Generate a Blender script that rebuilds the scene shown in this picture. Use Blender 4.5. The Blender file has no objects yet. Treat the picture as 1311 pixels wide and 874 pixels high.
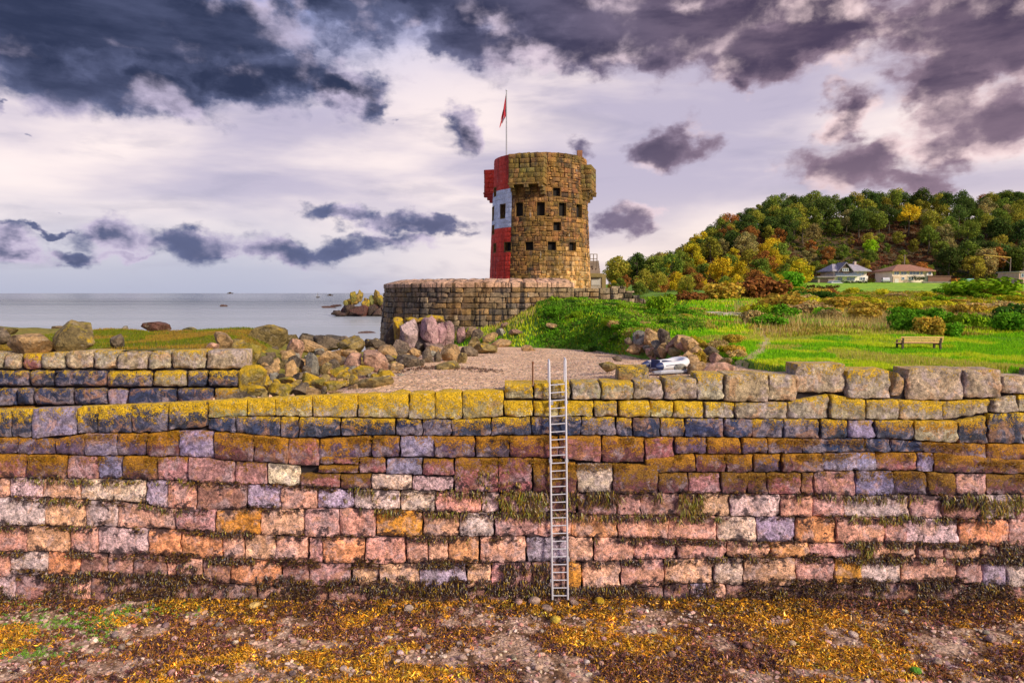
import bpy, bmesh, math, random
import numpy as np
from mathutils import Vector, Matrix, noise as mnoise
R = math.radians
random.seed(7)
rng = np.random.default_rng(11)
scene = bpy.context.scene
C = scene.collection

# ------------------------------------------------------------------ camera
PITCH = R(4.06); HC = 9.24; F = 874.0
cd = bpy.data.cameras.new('camera'); cam = bpy.data.objects.new('camera', cd); C.objects.link(cam)
cd.sensor_width = 36.0; cd.lens = 24.0; cd.clip_start = 0.1; cd.clip_end = 60000
cam.location = (0, 0, HC); cam.rotation_euler = (math.pi/2 - PITCH, 0, 0)
scene.camera = cam
CT, ST = math.cos(PITCH), math.sin(PITCH)
def at(px, py, Y):
    u = (px - 655.5)/F; v = (437 - py)/F
    t = Y/(CT + v*ST)
    return Vector((u*t, Y, HC + t*(-ST + v*CT)))
def ppm(Y): return F/Y            # photo pixels per metre at depth Y
def azel(px, py):
    d = at(px, py, 100.0) - Vector((0, 0, HC))
    return math.atan2(d.x, d.y), math.atan2(d.z, math.hypot(d.x, d.y))

# ------------------------------------------------------------------ view, sun
scene.view_settings.view_transform = 'Standard'; scene.view_settings.look = 'None'
scene.view_settings.gamma = 1.0; scene.view_settings.use_curve_mapping = False
scene.view_settings.exposure = 1.45
scene.cycles.max_bounces = 5; scene.cycles.diffuse_bounces = 3; scene.cycles.glossy_bounces = 2; scene.cycles.transmission_bounces = 2
scene.cycles.use_adaptive_sampling = True; scene.cycles.use_denoising = True
SUN = Vector((0.68, -0.58, 0.48)).normalized()
sd = bpy.data.lights.new('sun', 'SUN'); so = bpy.data.objects.new('sun', sd); C.objects.link(so)
sd.energy = 1.5; sd.angle = R(10); sd.color = (1.0, 0.86, 0.68)
so.rotation_euler = SUN.to_track_quat('Z', 'Y').to_euler(); so.location = (40, -30, 60)

# ------------------------------------------------------------------ node helpers
class NT:
    def __init__(s, tree): s.t = tree; s.n = tree.nodes; s.l = tree.links
    def new(s, typ, **kw):
        n = s.n.new(typ)
        for k, v in kw.items(): setattr(n, k, v)
        return n
    def put(s, sock, v):
        if v is None: return
        if isinstance(v, bpy.types.NodeSocket): s.l.new(v, sock)
        else:
            if hasattr(sock, 'default_value'):
                dv = sock.default_value
                if hasattr(dv, '__len__') and not isinstance(v, (int, float)):
                    v = tuple(v)
                    if len(dv) == 4 and len(v) == 3: v = v + (1.0,)
                sock.default_value = v
    def m(s, op, a, b=None, c=None, clamp=False):
        n = s.new('ShaderNodeMath', operation=op); n.use_clamp = clamp
        for i, v in enumerate((a, b, c)): 
            if v is not None: s.put(n.inputs[i], v)
        return n.outputs[0]
    def vm(s, op, a, b=None, c=None):
        n = s.new('ShaderNodeVectorMath', operation=op)
        for i, v in enumerate((a, b, c)):
            if v is not None:
                if op == 'SCALE' and i == 1: s.put(n.inputs['Scale'], v)
                else: s.put(n.inputs[i], v)
        return n.outputs['Value'] if op in ('LENGTH', 'DOT_PRODUCT') else n.outputs[0]
    def mix(s, f, a, b, blend='MIX'):
        n = s.new('ShaderNodeMix', data_type='RGBA', blend_type=blend)
        s.put(n.inputs[0], f); s.put(n.inputs[6], a); s.put(n.inputs[7], b)
        return n.outputs[2]
    dim = '3D'
    def noise(s, vec, scale, detail=4, rough=.55, dist=0.0, out=0):
        n = s.new('ShaderNodeTexNoise', noise_dimensions=s.dim); s.put(n.inputs['Vector'], vec)
        n.inputs['Scale'].default_value = scale; n.inputs['Detail'].default_value = detail
        n.inputs['Roughness'].default_value = rough; n.inputs['Distortion'].default_value = dist
        return n.outputs[out]
    def vor(s, vec, scale, feature='F1', out=0):
        n = s.new('ShaderNodeTexVoronoi', feature=feature, voronoi_dimensions=s.dim); s.put(n.inputs['Vector'], vec)
        n.inputs['Scale'].default_value = scale
        return n.outputs[out]
    def ss(s, v, a, b, lo=0.0, hi=1.0):
        n = s.new('ShaderNodeMapRange', interpolation_type='SMOOTHSTEP')
        s.put(n.inputs[0], v); s.put(n.inputs[1], a); s.put(n.inputs[2], b); s.put(n.inputs[3], lo); s.put(n.inputs[4], hi)
        return n.outputs[0]
    def con(s, n, lo, hi): return s.ss(n, .27, .73, lo, hi)
    def ramp(s, v, stops):
        n = s.new('ShaderNodeValToRGB'); s.put(n.inputs[0], v); e = n.color_ramp.elements
        while len(e) < len(stops): e.new(0.5)
        for k, (p, c) in enumerate(stops): e[k].position = p; e[k].color = tuple(c) + (1.0,)
        return n.outputs[0]
    def attr(s, name, typ='GEOMETRY', out='Color'):
        n = s.new('ShaderNodeAttribute', attribute_name=name, attribute_type=typ); return n.outputs[out]
    def sep(s, v):
        n = s.new('ShaderNodeSeparateXYZ'); s.put(n.inputs[0], v); return n.outputs
    def comb(s, x, y, z):
        n = s.new('ShaderNodeCombineXYZ')
        for i, v in enumerate((x, y, z)): s.put(n.inputs[i], v)
        return n.outputs[0]
    def bump(s, h, strength=.5, dist=.05):
        n = s.new('ShaderNodeBump'); n.inputs['Strength'].default_value = strength
        n.inputs['Distance'].default_value = dist; s.put(n.inputs['Height'], h); return n.outputs[0]

# ------------------------------------------------------------------ world: sky texture + cloud cover by direction
world = bpy.data.worlds.new('World'); scene.world = world; world.use_nodes = True
w = NT(world.node_tree); w.n.clear(); w.dim = '2D'
BLOBS = [  # px, py, half width, half height, weight
 (90,30,330,85,1.15),(140,108,190,50,1.0),(330,95,150,48,1.0),(430,118,75,34,.95),(250,35,200,70,1.1),
 (700,-40,560,90,1.2),(860,35,300,56,1.1),(620,52,95,36,.95),(1020,50,170,55,1.05),(960,108,45,22,.75),
 (1270,20,170,110,1.1),(1215,110,70,75,1.0),(1285,150,90,70,1.0),(1235,185,90,45,.9),
 (1120,205,135,46,.92),(1072,152,52,42,.92),(1195,222,100,32,.86),
 (600,157,46,44,.82),(862,192,70,36,.84),(800,281,44,27,.86),(725,186,60,18,.62),
 (170,300,85,26,.92),(245,310,75,32,.95),(345,322,95,22,.92),(85,320,60,14,.85),(15,312,50,26,.95),(60,290,120,8,.7),(250,328,330,12,.62),(480,310,200,18,.66),
 (445,281,56,20,.95),(540,292,100,16,.92),(440,318,90,24,.85),(590,300,70,14,.8),
 (8,140,14,26,.8),(490,156,22,11,.65),(230,178,22,10,.6),(45,182,22,7,.6),(70,260,24,7,.5),(545,230,35,5,.5)]
grp = bpy.data.node_groups.new('cloud_field', 'ShaderNodeTree')
grp.interface.new_socket('Vector', in_out='INPUT', socket_type='NodeSocketVector')
grp.interface.new_socket('Density', in_out='OUTPUT', socket_type='NodeSocketFloat')
g = NT(grp); g.dim = '2D'; gi = g.new('NodeGroupInput'); go = g.new('NodeGroupOutput')
P0 = gi.outputs[0]
P0s = g.vm('MULTIPLY', P0, (1.0, 1.5, 1.0))
wa = g.vm('SUBTRACT', g.noise(P0s, 7.0, 5, .6, out=1), (.5, .5, .5))
wb = g.vm('SUBTRACT', g.noise(P0s, 26.0, 5, .6, out=1), (.5, .5, .5))
Pw = g.vm('ADD', P0, g.vm('ADD', g.vm('MULTIPLY', wa, (.15, .075, 0)), g.vm('MULTIPLY', wb, (.035, .022, 0))))
best = None
for (px, py, rw, rh, wt) in BLOBS:
    a, e = azel(px, py); a2, _ = azel(px + rw, py); _, e2 = azel(px, py - rh)
    ra, re = abs(a2 - a), abs(e2 - e)
    d = g.vm('LENGTH', g.vm('MULTIPLY', g.vm('SUBTRACT', Pw, (a, e, 0)), (1/ra, 1/re, 0)))
    v = g.m('SUBTRACT', wt, g.m('MULTIPLY', d, .62))
    best = v if best is None else g.m('MAXIMUM', best, v)
# the same cloud cover goes on over the rest of the dome
sx, sy, _ = g.sep(Pw)
far = g.m('MAXIMUM', g.m('GREATER_THAN', g.m('ABSOLUTE', sx), R(37.5)), g.m('GREATER_THAN', sy, R(24)))
gen = g.m('MULTIPLY', g.ss(g.noise(g.vm('MULTIPLY', P0, (1, 1.6, 1)), 2.6, 4, .55), .40, .62), .9)
soft = g.m('MAXIMUM', g.ss(g.m('ABSOLUTE', sx), R(36), R(46)), g.ss(sy, R(22), R(30)))
best = g.m('MAXIMUM', best, g.m('MULTIPLY', gen, soft))
fb = g.noise(g.vm('ADD', P0s, g.vm('MULTIPLY', wb, (.03, .03, 0))), 11.0, 8, .56)
puff = g.m('SUBTRACT', .55, g.vor(g.vm('ADD', P0s, g.vm('MULTIPLY', wb, (.05, .05, 0))), 30.0, 'SMOOTH_F1'))
dens = g.m('ADD', best, g.m('ADD', g.m('MULTIPLY', g.m('SUBTRACT', fb, .5), .95), g.m('MULTIPLY', puff, .16)))
g.l.new(dens, go.inputs[0])
tc = w.new('ShaderNodeTexCoord').outputs['Generated']
dx, dy, dz = w.sep(w.vm('NORMALIZE', tc))
AZ = w.m('ARCTAN2', dx, dy); EL = w.m('ARCSINE', dz)
def field(oa, oe):
    n = w.new('ShaderNodeGroup'); n.node_tree = grp
    w.l.new(w.comb(w.m('ADD', AZ, oa), w.m('ADD', EL, oe), 0.0), n.inputs[0]); return n.outputs[0]
D0 = field(0, 0)
cover = w.ss(D0, .30, .66)
thick = w.m('MULTIPLY', w.ss(D0, .40, .92), w.ss(EL, .10, .27, .40, 1.0))
PL = w.comb(AZ, w.m('MULTIPLY', EL, 1.5), 0.0)
lit = w.ss(w.m('SUBTRACT', w.noise(PL, 9.0, 6, .52), w.noise(w.vm('ADD', PL, (.026, .046, 0)), 9.0, 6, .52)), -.03, .17)
sky = w.new('ShaderNodeTexSky', sky_type='NISHITA'); sky.sun_disc = False
sky.sun_elevation = math.asin(SUN.z); sky.sun_rotation = math.atan2(SUN.x, SUN.y)
skyc = w.vm('SCALE', sky.outputs[0], .055)
PA = w.comb(AZ, w.m('MULTIPLY', EL, 4.0), 0.0)
streak = w.noise(PA, 2.4, 5, .50, .15)
veil = w.mix(w.ss(streak, .32, .68), (.27, .235, .30), (.50, .42, .405))
veil = w.mix(w.m('MULTIPLY', w.ss(EL, .15, .0), w.ss(AZ, .15, -.40)), veil, (.225, .235, .31))
veil = w.mix(w.m('MULTIPLY', w.ss(w.noise(PA, 6.0, 5, .55, .25), .50, .74), .34), veil, (.17, .155, .22))
veil = w.mix(w.m('MULTIPLY', w.ss(EL, .22, .42), w.ss(AZ, .1, -.3)), veil, (.13, .17, .36))
veil = w.mix(w.m('MULTIPLY', w.ss(EL, .16, .02), w.ss(AZ, -.05, .35)), veil, (.50, .41, .37))
base = w.mix(.90, skyc, veil)
warm = w.ss(AZ, -.25, .45)
dark = w.mix(warm, (.015, .020, .044), (.036, .027, .050))
midc = w.mix(warm, (.070, .080, .145), (.160, .112, .145))
edge = w.mix(warm, (.30, .26, .34), (.46, .35, .35))
ccol = w.mix(thick, midc, dark)
ccol = w.mix(w.m('MULTIPLY', lit, w.ss(D0, 1.0, .45)), ccol, edge)
ccol = w.mix(w.m('MULTIPLY', w.ss(w.noise(PA, 4.0, 6, .58), .40, .72), .42), ccol, midc)
final = w.mix(cover, base, ccol)
bg = w.new('ShaderNodeBackground'); w.l.new(final, bg.inputs[0]); bg.inputs[1].default_value = 0.80
w.l.new(bg.outputs[0], w.new('ShaderNodeOutputWorld').inputs[0])
world.cycles.sampling_method = 'NONE'

# ------------------------------------------------------------------ materials
MATS = {}
def _k(a, b): return (max(.12, b + .14*a), b + .86*a)
def material(name):
    m = bpy.data.materials.new(name); m.use_nodes = True; t = NT(m.node_tree); t.n.clear()
    p = t.new('ShaderNodeBsdfPrincipled'); o = t.new('ShaderNodeOutputMaterial'); t.l.new(p.outputs[0], o.inputs[0])
    MATS[name] = m
    return m, t, p
def simple(name, col, rough=.7, metal=0.0, var=.25, scale=8.0, bump=.0, obj=False):
    m, t, p = material(name)
    pos = t.new('ShaderNodeTexCoord').outputs['Object']
    n = t.noise(pos, scale, 5, .6)
    c = t.new('ShaderNodeObjectInfo').outputs['Color'] if obj else None
    k = t.con(n, *_k(2*var, 1 - var))
    t.put(p.inputs['Base Color'], t.vm('MULTIPLY', c if obj else col, t.comb(k, k, k)))
    p.inputs['Roughness'].default_value = rough; p.inputs['Metallic'].default_value = metal
    if bump: t.put(p.inputs['Normal'], t.bump(n, bump, .02))
    return m
def objoff(t, k=53.0):
    pos = t.new('ShaderNodeNewGeometry').outputs['Position']
    r = t.m('MULTIPLY', t.new('ShaderNodeObjectInfo').outputs['Random'], k)
    return pos, t.vm('ADD', pos, t.comb(r, t.m('MULTIPLY', r, 1.7), t.m('MULTIPLY', r, .6)))
def lum(t, c, k): return t.vm('MULTIPLY', c, t.comb(k, k, k))

def mat_wall_stone(name='wall_stone', joined=False):
    m, t, p = material(name)
    pos, q = objoff(t)
    oi = t.new('ShaderNodeObjectInfo')
    col, lich = oi.outputs['Color'], oi.outputs['Alpha']
    if joined: col, lich = t.attr('col'), t.attr('li', out='Fac')
    z = t.sep(pos)[2]
    tv = t.attr('tv', out='Fac')
    n1 = t.noise(q, 2.6, 7, .66, .5); n2 = t.noise(q, 10.0, 6, .7); n3 = t.noise(q, 42.0, 3, .7)
    c = lum(t, col, t.con(n1, .50, 1.55))
    c = t.mix(t.ss(t.noise(pos, 1.9, 6, .66, .8), .48, .60, 0, .7), c, t.mix(.65, lum(t, col, .9), (.54, .44, .50)))
    c = t.mix(t.ss(t.noise(pos, 1.4, 6, .66, 1.2), .53, .62, 0, .7), c, t.mix(.55, lum(t, col, 1.1), (.74, .36, .14)))
    c = lum(t, c, t.con(n2, .45, 1.55)); c = lum(t, c, t.con(n3, .55, 1.45))
    # dark weathering blotches
    c = t.mix(t.ss(t.noise(q, 4.6, 6, .7), .55, .64, 0, .62), c, lum(t, col, .26))
    # barnacle and weed specks low on the wall, thickest where weed grows out of the joints
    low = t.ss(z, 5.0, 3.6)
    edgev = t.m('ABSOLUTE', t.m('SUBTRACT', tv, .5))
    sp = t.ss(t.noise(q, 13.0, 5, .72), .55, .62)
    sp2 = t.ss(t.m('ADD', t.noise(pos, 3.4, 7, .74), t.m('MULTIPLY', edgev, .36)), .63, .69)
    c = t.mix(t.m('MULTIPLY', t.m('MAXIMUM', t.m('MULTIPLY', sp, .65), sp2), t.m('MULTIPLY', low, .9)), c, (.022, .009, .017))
    # yellow and gold lichen, most on the upper edge
    ln = t.m('ADD', t.noise(q, 4.2, 8, .72), t.m('MULTIPLY', t.m('SUBTRACT', tv, .5), .34))
    ln = t.m('ADD', ln, t.m('MULTIPLY', t.m('SUBTRACT', t.noise(q, 30.0, 4, .75), .5), .95))
    lm = t.m('MULTIPLY', t.ss(t.m('ADD', ln, t.m('MULTIPLY', t.m('SUBTRACT', lich, 1.0), .36)), .39, .44), t.m('GREATER_THAN', lich, .02))
    hi = t.ss(z, 5.05, 5.6)
    lcol = t.mix(hi, (.58, .26, .008), (.88, .56, .010))
    lcol = t.mix(t.ss(z, 4.5, 3.7), lcol, (.34, .17, .014))
    lcol = lum(t, lcol, t.con(t.noise(q, 26.0, 5, .75), .18, 1.5))
    lcol = t.mix(t.ss(t.noise(q, 8.0, 6, .72), .57, .65, 0, .7), lcol, t.mix(hi, lum(t, col, .7), (.60, .57, .45)))
    c = t.mix(lm, c, lcol)
    t.put(p.inputs['Base Color'], c)
    t.put(p.inputs['Roughness'], t.con(n2, .5, .9))
    h = t.m('ADD', t.m('MULTIPLY', n2, .7), t.m('MULTIPLY', n3, .3)); h = t.m('ADD', h, t.m('MULTIPLY', lm, .12))
    h = t.m('ADD', h, t.m('MULTIPLY', n1, .8))
    t.put(p.inputs['Normal'], t.bump(h, 1.0, .10))
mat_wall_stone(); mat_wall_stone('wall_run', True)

def mat_rock():
    m, t, p = material('rock')
    pos, q = objoff(t)
    oi = t.new('ShaderNodeObjectInfo'); col, lich = oi.outputs['Color'], oi.outputs['Alpha']
    nz = t.sep(t.new('ShaderNodeNewGeometry').outputs['Normal'])[2]
    n1 = t.noise(q, 1.6, 6, .62, .5); n2 = t.noise(q, 7.0, 6, .66); n3 = t.noise(q, 30.0, 3, .7)
    c = lum(t, col, t.con(n1, *_k(1.3, .38))); c = lum(t, c, t.con(n2, *_k(1.0, .5))); c = lum(t, c, t.con(n3, *_k(.7, .65)))
    c = t.mix(t.ss(t.noise(q, 2.6, 7, .68, .8), .52, .62, 0, .75), c, lum(t, col, .28))
    c = t.mix(t.ss(t.noise(q, 3.4, 6, .68), .56, .66, 0, .6), c, (.46, .38, .27))
    ln = t.m('ADD', t.noise(q, 3.0, 7, .68), t.m('MULTIPLY', nz, .14))
    lm = t.m('MULTIPLY', t.ss(t.m('ADD', ln, t.m('MULTIPLY', t.m('SUBTRACT', lich, 1.0), .6)), .30, .44), t.m('GREATER_THAN', lich, .02))
    lc = t.mix(t.ss(t.noise(q, 1.3, 3, .5), .45, .6), (.60, .38, .010), (.30, .24, .03))
    lc = lum(t, lc, t.con(t.noise(q, 25.0, 4, .7), *_k(1.2, .35)))
    c = t.mix(lm, c, lc)
    t.put(p.inputs['Base Color'], c); p.inputs['Roughness'].default_value = .85
    h = t.m('ADD', t.m('MULTIPLY', n1, 1.0), t.m('ADD', t.m('MULTIPLY', n2, .5), t.m('MULTIPLY', n3, .15)))
    t.put(p.inputs['Normal'], t.bump(h, 1.0, .22))
mat_rock()

def mat_masonry(name, moss=.5, streak=.0, orange=.0):
    """old rubble masonry: per-stone colour in attribute col, moss, stains"""
    m, t, p = material(name)
    pos = t.new('ShaderNodeNewGeometry').outputs['Position']
    x, y, z = t.sep(pos)
    col = t.vm('MULTIPLY', t.attr('col'), t.new('ShaderNodeObjectInfo').outputs['Color'])
    n1 = t.noise(pos, .55, 6, .65, .6); n2 = t.noise(pos, 3.0, 6, .68); n3 = t.noise(pos, 12.0, 4, .7)
    c = lum(t, col, t.con(n2, *_k(1.3, .38))); c = lum(t, c, t.con(n3, *_k(.9, .55)))
    st = t.noise(t.vm('MULTIPLY', pos, (2.0, 2.0, .11)), 1.0, 5, .68)
    if streak: c = t.mix(t.m('MULTIPLY', t.ss(st, .51, .59), streak), c, (.025, .022, .024))
    mm = t.m('MULTIPLY', t.ss(t.m('ADD', t.m('MULTIPLY', n1, .8), t.m('MULTIPLY', n2, .35)), .50, .70), moss)
    c = t.mix(mm, c, lum(t, t.mix(t.ss(n3, .3, .6), (.070, .052, .014), (.24, .155, .018)), t.con(n2, *_k(.9, .5))))
    if orange: c = t.mix(t.m('MULTIPLY', t.ss(t.noise(pos, .4, 4, .6), .5, .66), orange), c, lum(t, (.52, .24, .05), t.con(n3, *_k(.9, .5))))
    c = t.mix(t.m('MULTIPLY', t.ss(t.noise(t.vm('MULTIPLY', pos, (2.2, 2.2, .35)), 1.3, 5, .7), .63, .70), .6), c, (.55, .50, .42))
    t.put(p.inputs['Base Color'], c); p.inputs['Roughness'].default_value = .9
    t.put(p.inputs['Normal'], t.bump(t.m('ADD', n2, t.m('MULTIPLY', n3, .5)), .8, .08))
mat_masonry('tower_masonry', .72, .65, .30)
mat_masonry('battery_masonry', .30, .95, .25)

def mat_paint():
    m, t, p = material('painted_masonry')
    pos = t.new('ShaderNodeNewGeometry').outputs['Position']
    col = t.new('ShaderNodeObjectInfo').outputs['Color']
    n1 = t.noise(pos, 1.1, 6, .65); n2 = t.noise(pos, 6.0, 6, .7)
    c = lum(t, col, t.con(n1, *_k(.7, .65))); c = lum(t, c, t.con(n2, *_k(.6, .7)))
    st = t.noise(t.vm('MULTIPLY', pos, (1.6, 1.6, .12)), 1.2, 5, .7)
    c = t.mix(t.m('MULTIPLY', t.ss(st, .50, .64), .6), c, lum(t, col, .30))
    c = t.mix(t.ss(t.noise(pos, 2.2, 7, .7), .57, .64, 0, .5), c, t.mix(.5, col, (.55, .42, .36)))
    c = t.mix(t.m('MULTIPLY', t.ss(n2, .62, .70), .55), c, (.30, .22, .16))
    t.put(p.inputs['Base Color'], c); p.inputs['Roughness'].default_value = .75
    t.put(p.inputs['Normal'], t.bump(n2, .5, .05))
mat_paint()

def mat_leaf(name, trans=.25):
    m = bpy.data.materials.new(name); m.use_nodes = True; t = NT(m.node_tree); t.n.clear(); MATS[name] = m
    c = t.vm('MULTIPLY', t.attr('col'), t.new('ShaderNodeObjectInfo').outputs['Color'])
    d = t.new('ShaderNodeBsdfDiffuse'); tr = t.new('ShaderNodeBsdfTranslucent'); mx = t.new('ShaderNodeMixShader'); o = t.new('ShaderNodeOutputMaterial')
    t.l.new(c, d.inputs[0]); t.l.new(c, tr.inputs[0]); mx.inputs[0].default_value = trans
    t.l.new(d.outputs[0], mx.inputs[1]); t.l.new(tr.outputs[0], mx.inputs[2]); t.l.new(mx.outputs[0], o.inputs[0])
mat_leaf('leaf')
def mat_weed():
    m, t, p = material('wet_weed')
    t.put(p.inputs['Base Color'], t.vm('MULTIPLY', t.attr('col'), t.new('ShaderNodeObjectInfo').outputs['Color']))
    p.inputs['Roughness'].default_value = .42
mat_weed()
def mat_vcol(name, rough=.9, sc=20.0, var=.5, bump=.6):
    m, t, p = material(name)
    pos = t.new('ShaderNodeNewGeometry').outputs['Position']
    n = t.noise(pos, sc, 5, .65)
    c = lum(t, t.vm('MULTIPLY', t.attr('col'), t.new('ShaderNodeObjectInfo').outputs['Color']), t.con(n, *_k(2*var, 1 - var)))
    t.put(p.inputs['Base Color'], c); p.inputs['Roughness'].default_value = rough
    t.put(p.inputs['Normal'], t.bump(n, bump, .04))
mat_vcol('pebble_stone'); mat_vcol('bark', .9, 6.0, .4)

def mat_ground(name, cols, sc, rough=.9, bump=.6, bd=.05, fine=None):
    m, t, p = material(name)
    pos = t.new('ShaderNodeNewGeometry').outputs['Position']
    n1 = t.noise(pos, sc, 6, .62, .5); n2 = t.noise(pos, sc*9, 5, .7)
    c = t.ramp(n1, [(.30 + .4*k/(len(cols) - 1), c) for k, c in enumerate(cols)])
    c = lum(t, c, t.con(n2, *_k(1.1, .45)))
    h = n2
    if fine:
        v = t.vor(pos, fine, 'F1', 1); vs = t.sep(v)[0]
        c = lum(t, c, t.m('MULTIPLY_ADD', vs, .9, .55)); h = t.m('ADD', n2, t.m('MULTIPLY', t.vor(pos, fine), -.8))
    t.put(p.inputs['Base Color'], c); p.inputs['Roughness'].default_value = rough
    t.put(p.inputs['Normal'], t.bump(h, bump, bd))
mat_ground('foreshore', [(.05, .024, .016), (.18, .09, .04), (.52, .35, .25), (.66, .49, .38)], 1.3, .7, .8, .05, 12.0)
mat_ground('gravel', [(.58, .36, .21), (.76, .50, .31), (.84, .60, .42)], .5, .95, .8, .04, 16.0)
mat_ground('turf', [(.06, .15, .010), (.12, .26, .010), (.20, .32, .015)], .35, .9, .8, .08)
mat_ground('mown', [(.16, .36, .012), (.24, .46, .014), (.34, .50, .02)], .12, .9, .5, .1)
mat_ground('bank_turf', [(.12, .12, .014), (.20, .18, .016), (.30, .22, .03)], .4, .9, .8, .08)
mat_ground('hill_soil', [(.035, .04, .010), (.075, .05, .014), (.12, .055, .022)], .05, .95, .8, .3)
mat_ground('rubble_bed', [(.05, .04, .03), (.14, .10, .06), (.22, .16, .10)], .8, .95, .8, .08, 6.0)
mat_ground('worn_earth', [(.34, .30, .08), (.46, .38, .17), (.56, .45, .26)], 1.2, .95, .5, .04)
mat_ground('sand_track', [(.50, .40, .30), (.62, .50, .40)], .4, .95, .4, .03, 12.0)
simple('core', (.022, .016, .020), .95, var=.4)
simple('void', (.012, .010, .010), .95)
simple('aluminium', (.74, .75, .84), .38, .35, var=.12, scale=20)
simple('rust', (.20, .075, .03), .85, .2, var=.5, scale=25)
simple('timber', (.80, .48, .18), .75, 0, var=.35, scale=18, bump=.3)
simple('dark_timber', (.07, .045, .03), .8, 0, var=.35, scale=18)
simple('white_tube', (.72, .73, .78), .38, 0, var=.06)
simple('navy', (.02, .035, .13), .45, 0, var=.2)
simple('grey_board', (.36, .37, .42), .5, 0, var=.15)
simple('plain', (.5, .5, .5), .8, 0, var=.16, scale=1.5, obj=True)
simple('house_wall', (.5, .5, .5), .85, 0, var=.18, scale=.8, obj=True, bump=.1)
simple('roof_tile', (.5, .5, .5), .8, 0, var=.3, scale=1.4, obj=True, bump=.3)
simple('concrete', (.26, .20, .16), .9, 0, var=.4, scale=1.0, bump=.3)
m, t, p = material('glass'); p.inputs['Base Color'].default_value = (.20, .27, .34, 1); p.inputs['Roughness'].default_value = .08; p.inputs['Metallic'].default_value = .55
def mat_water():
    m, t, p = material('water')
    pos = t.new('ShaderNodeNewGeometry').outputs['Position']
    x, y, z = t.sep(pos)
    n = t.noise(t.vm('MULTIPLY', pos, (.35, 1.0, 1)), .35, 5, .6)
    nb = t.noise(t.vm('MULTIPLY', pos, (.05, 1.0, 1)), .030, 5, .6, .6)
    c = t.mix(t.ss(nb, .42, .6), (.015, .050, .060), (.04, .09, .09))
    c = t.mix(t.ss(y, 900, 200), c, (.42, .47, .50))  # nearer water lightened in its base colour to stand in for reflected sky
    t.put(p.inputs['Base Color'], c)
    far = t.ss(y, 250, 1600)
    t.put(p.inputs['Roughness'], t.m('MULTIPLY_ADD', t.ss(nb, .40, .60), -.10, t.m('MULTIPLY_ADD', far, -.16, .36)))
    t.put(p.inputs['Normal'], t.bump(n, .10, .6))
mat_water()

# ------------------------------------------------------------------ mesh and object helpers
def link(o, parent=None):
    C.objects.link(o)
    if parent is not None: o.parent = parent
    return o
def np_mesh(name, V, faces, mat=None, cols=None, attrs=None, smooth=False, sharp=None):
    """V (n,3); faces: list of index arrays (k,3)/(k,4) or one array; cols per vertex (n,3)"""
    me = bpy.data.meshes.new(name)
    if not isinstance(faces, (list, tuple)): faces = [faces]
    V = np.asarray(V, dtype=np.float32)
    me.vertices.add(len(V)); me.vertices.foreach_set('co', V.ravel())
    loops = np.concatenate([np.asarray(f).ravel() for f in faces]).astype(np.int32)
    tot = np.concatenate([np.full(len(f), np.asarray(f).shape[1], dtype=np.int32) for f in faces])
    st = np.concatenate([[0], np.cumsum(tot)[:-1]]).astype(np.int32)
    me.loops.add(len(loops)); me.loops.foreach_set('vertex_index', loops)
    me.polygons.add(len(tot)); me.polygons.foreach_set('loop_start', st)
    if smooth: me.polygons.foreach_set('use_smooth', np.ones(len(tot), dtype=bool))
    me.update(calc_edges=True); me.validate()
    if cols is not None:
        a = me.attributes.new('col', 'FLOAT_COLOR', 'POINT')
        c4 = np.ones((len(V), 4), dtype=np.float32); c4[:, :3] = np.asarray(cols)
        a.data.foreach_set('color', c4.ravel())
    for k, v in (attrs or {}).items():
        a = me.attributes.new(k, 'FLOAT', 'POINT'); a.data.foreach_set('value', np.asarray(v, dtype=np.float32))
    if sharp is not None: me.set_sharp_from_angle(angle=R(sharp))
    if mat: me.materials.append(MATS[mat])
    return me
def obj(name, me, parent=None, loc=None, color=None):
    o = bpy.data.objects.new(name, me); link(o, parent)
    if loc is not None: o.location = loc
    if color is not None: o.color = tuple(color) if len(color) == 4 else tuple(color) + (1.0,)
    return o
def tag(o, label, cat, group=None, kind=None):
    o['label'] = label; o['category'] = cat
    if group: o['group'] = group
    if kind: o['kind'] = kind
    return o
def structure(o, label=None):
    o['kind'] = 'structure'
    if label: o['label'] = label
    return o
def thing(name, label, cat, loc=(0, 0, 0), group=None, rotz=0.0):
    o = bpy.data.objects.new(name, None); link(o); o.location = loc; o.rotation_euler = (0, 0, rotz)
    o.empty_display_size = .2
    return tag(o, label, cat, group)
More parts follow.
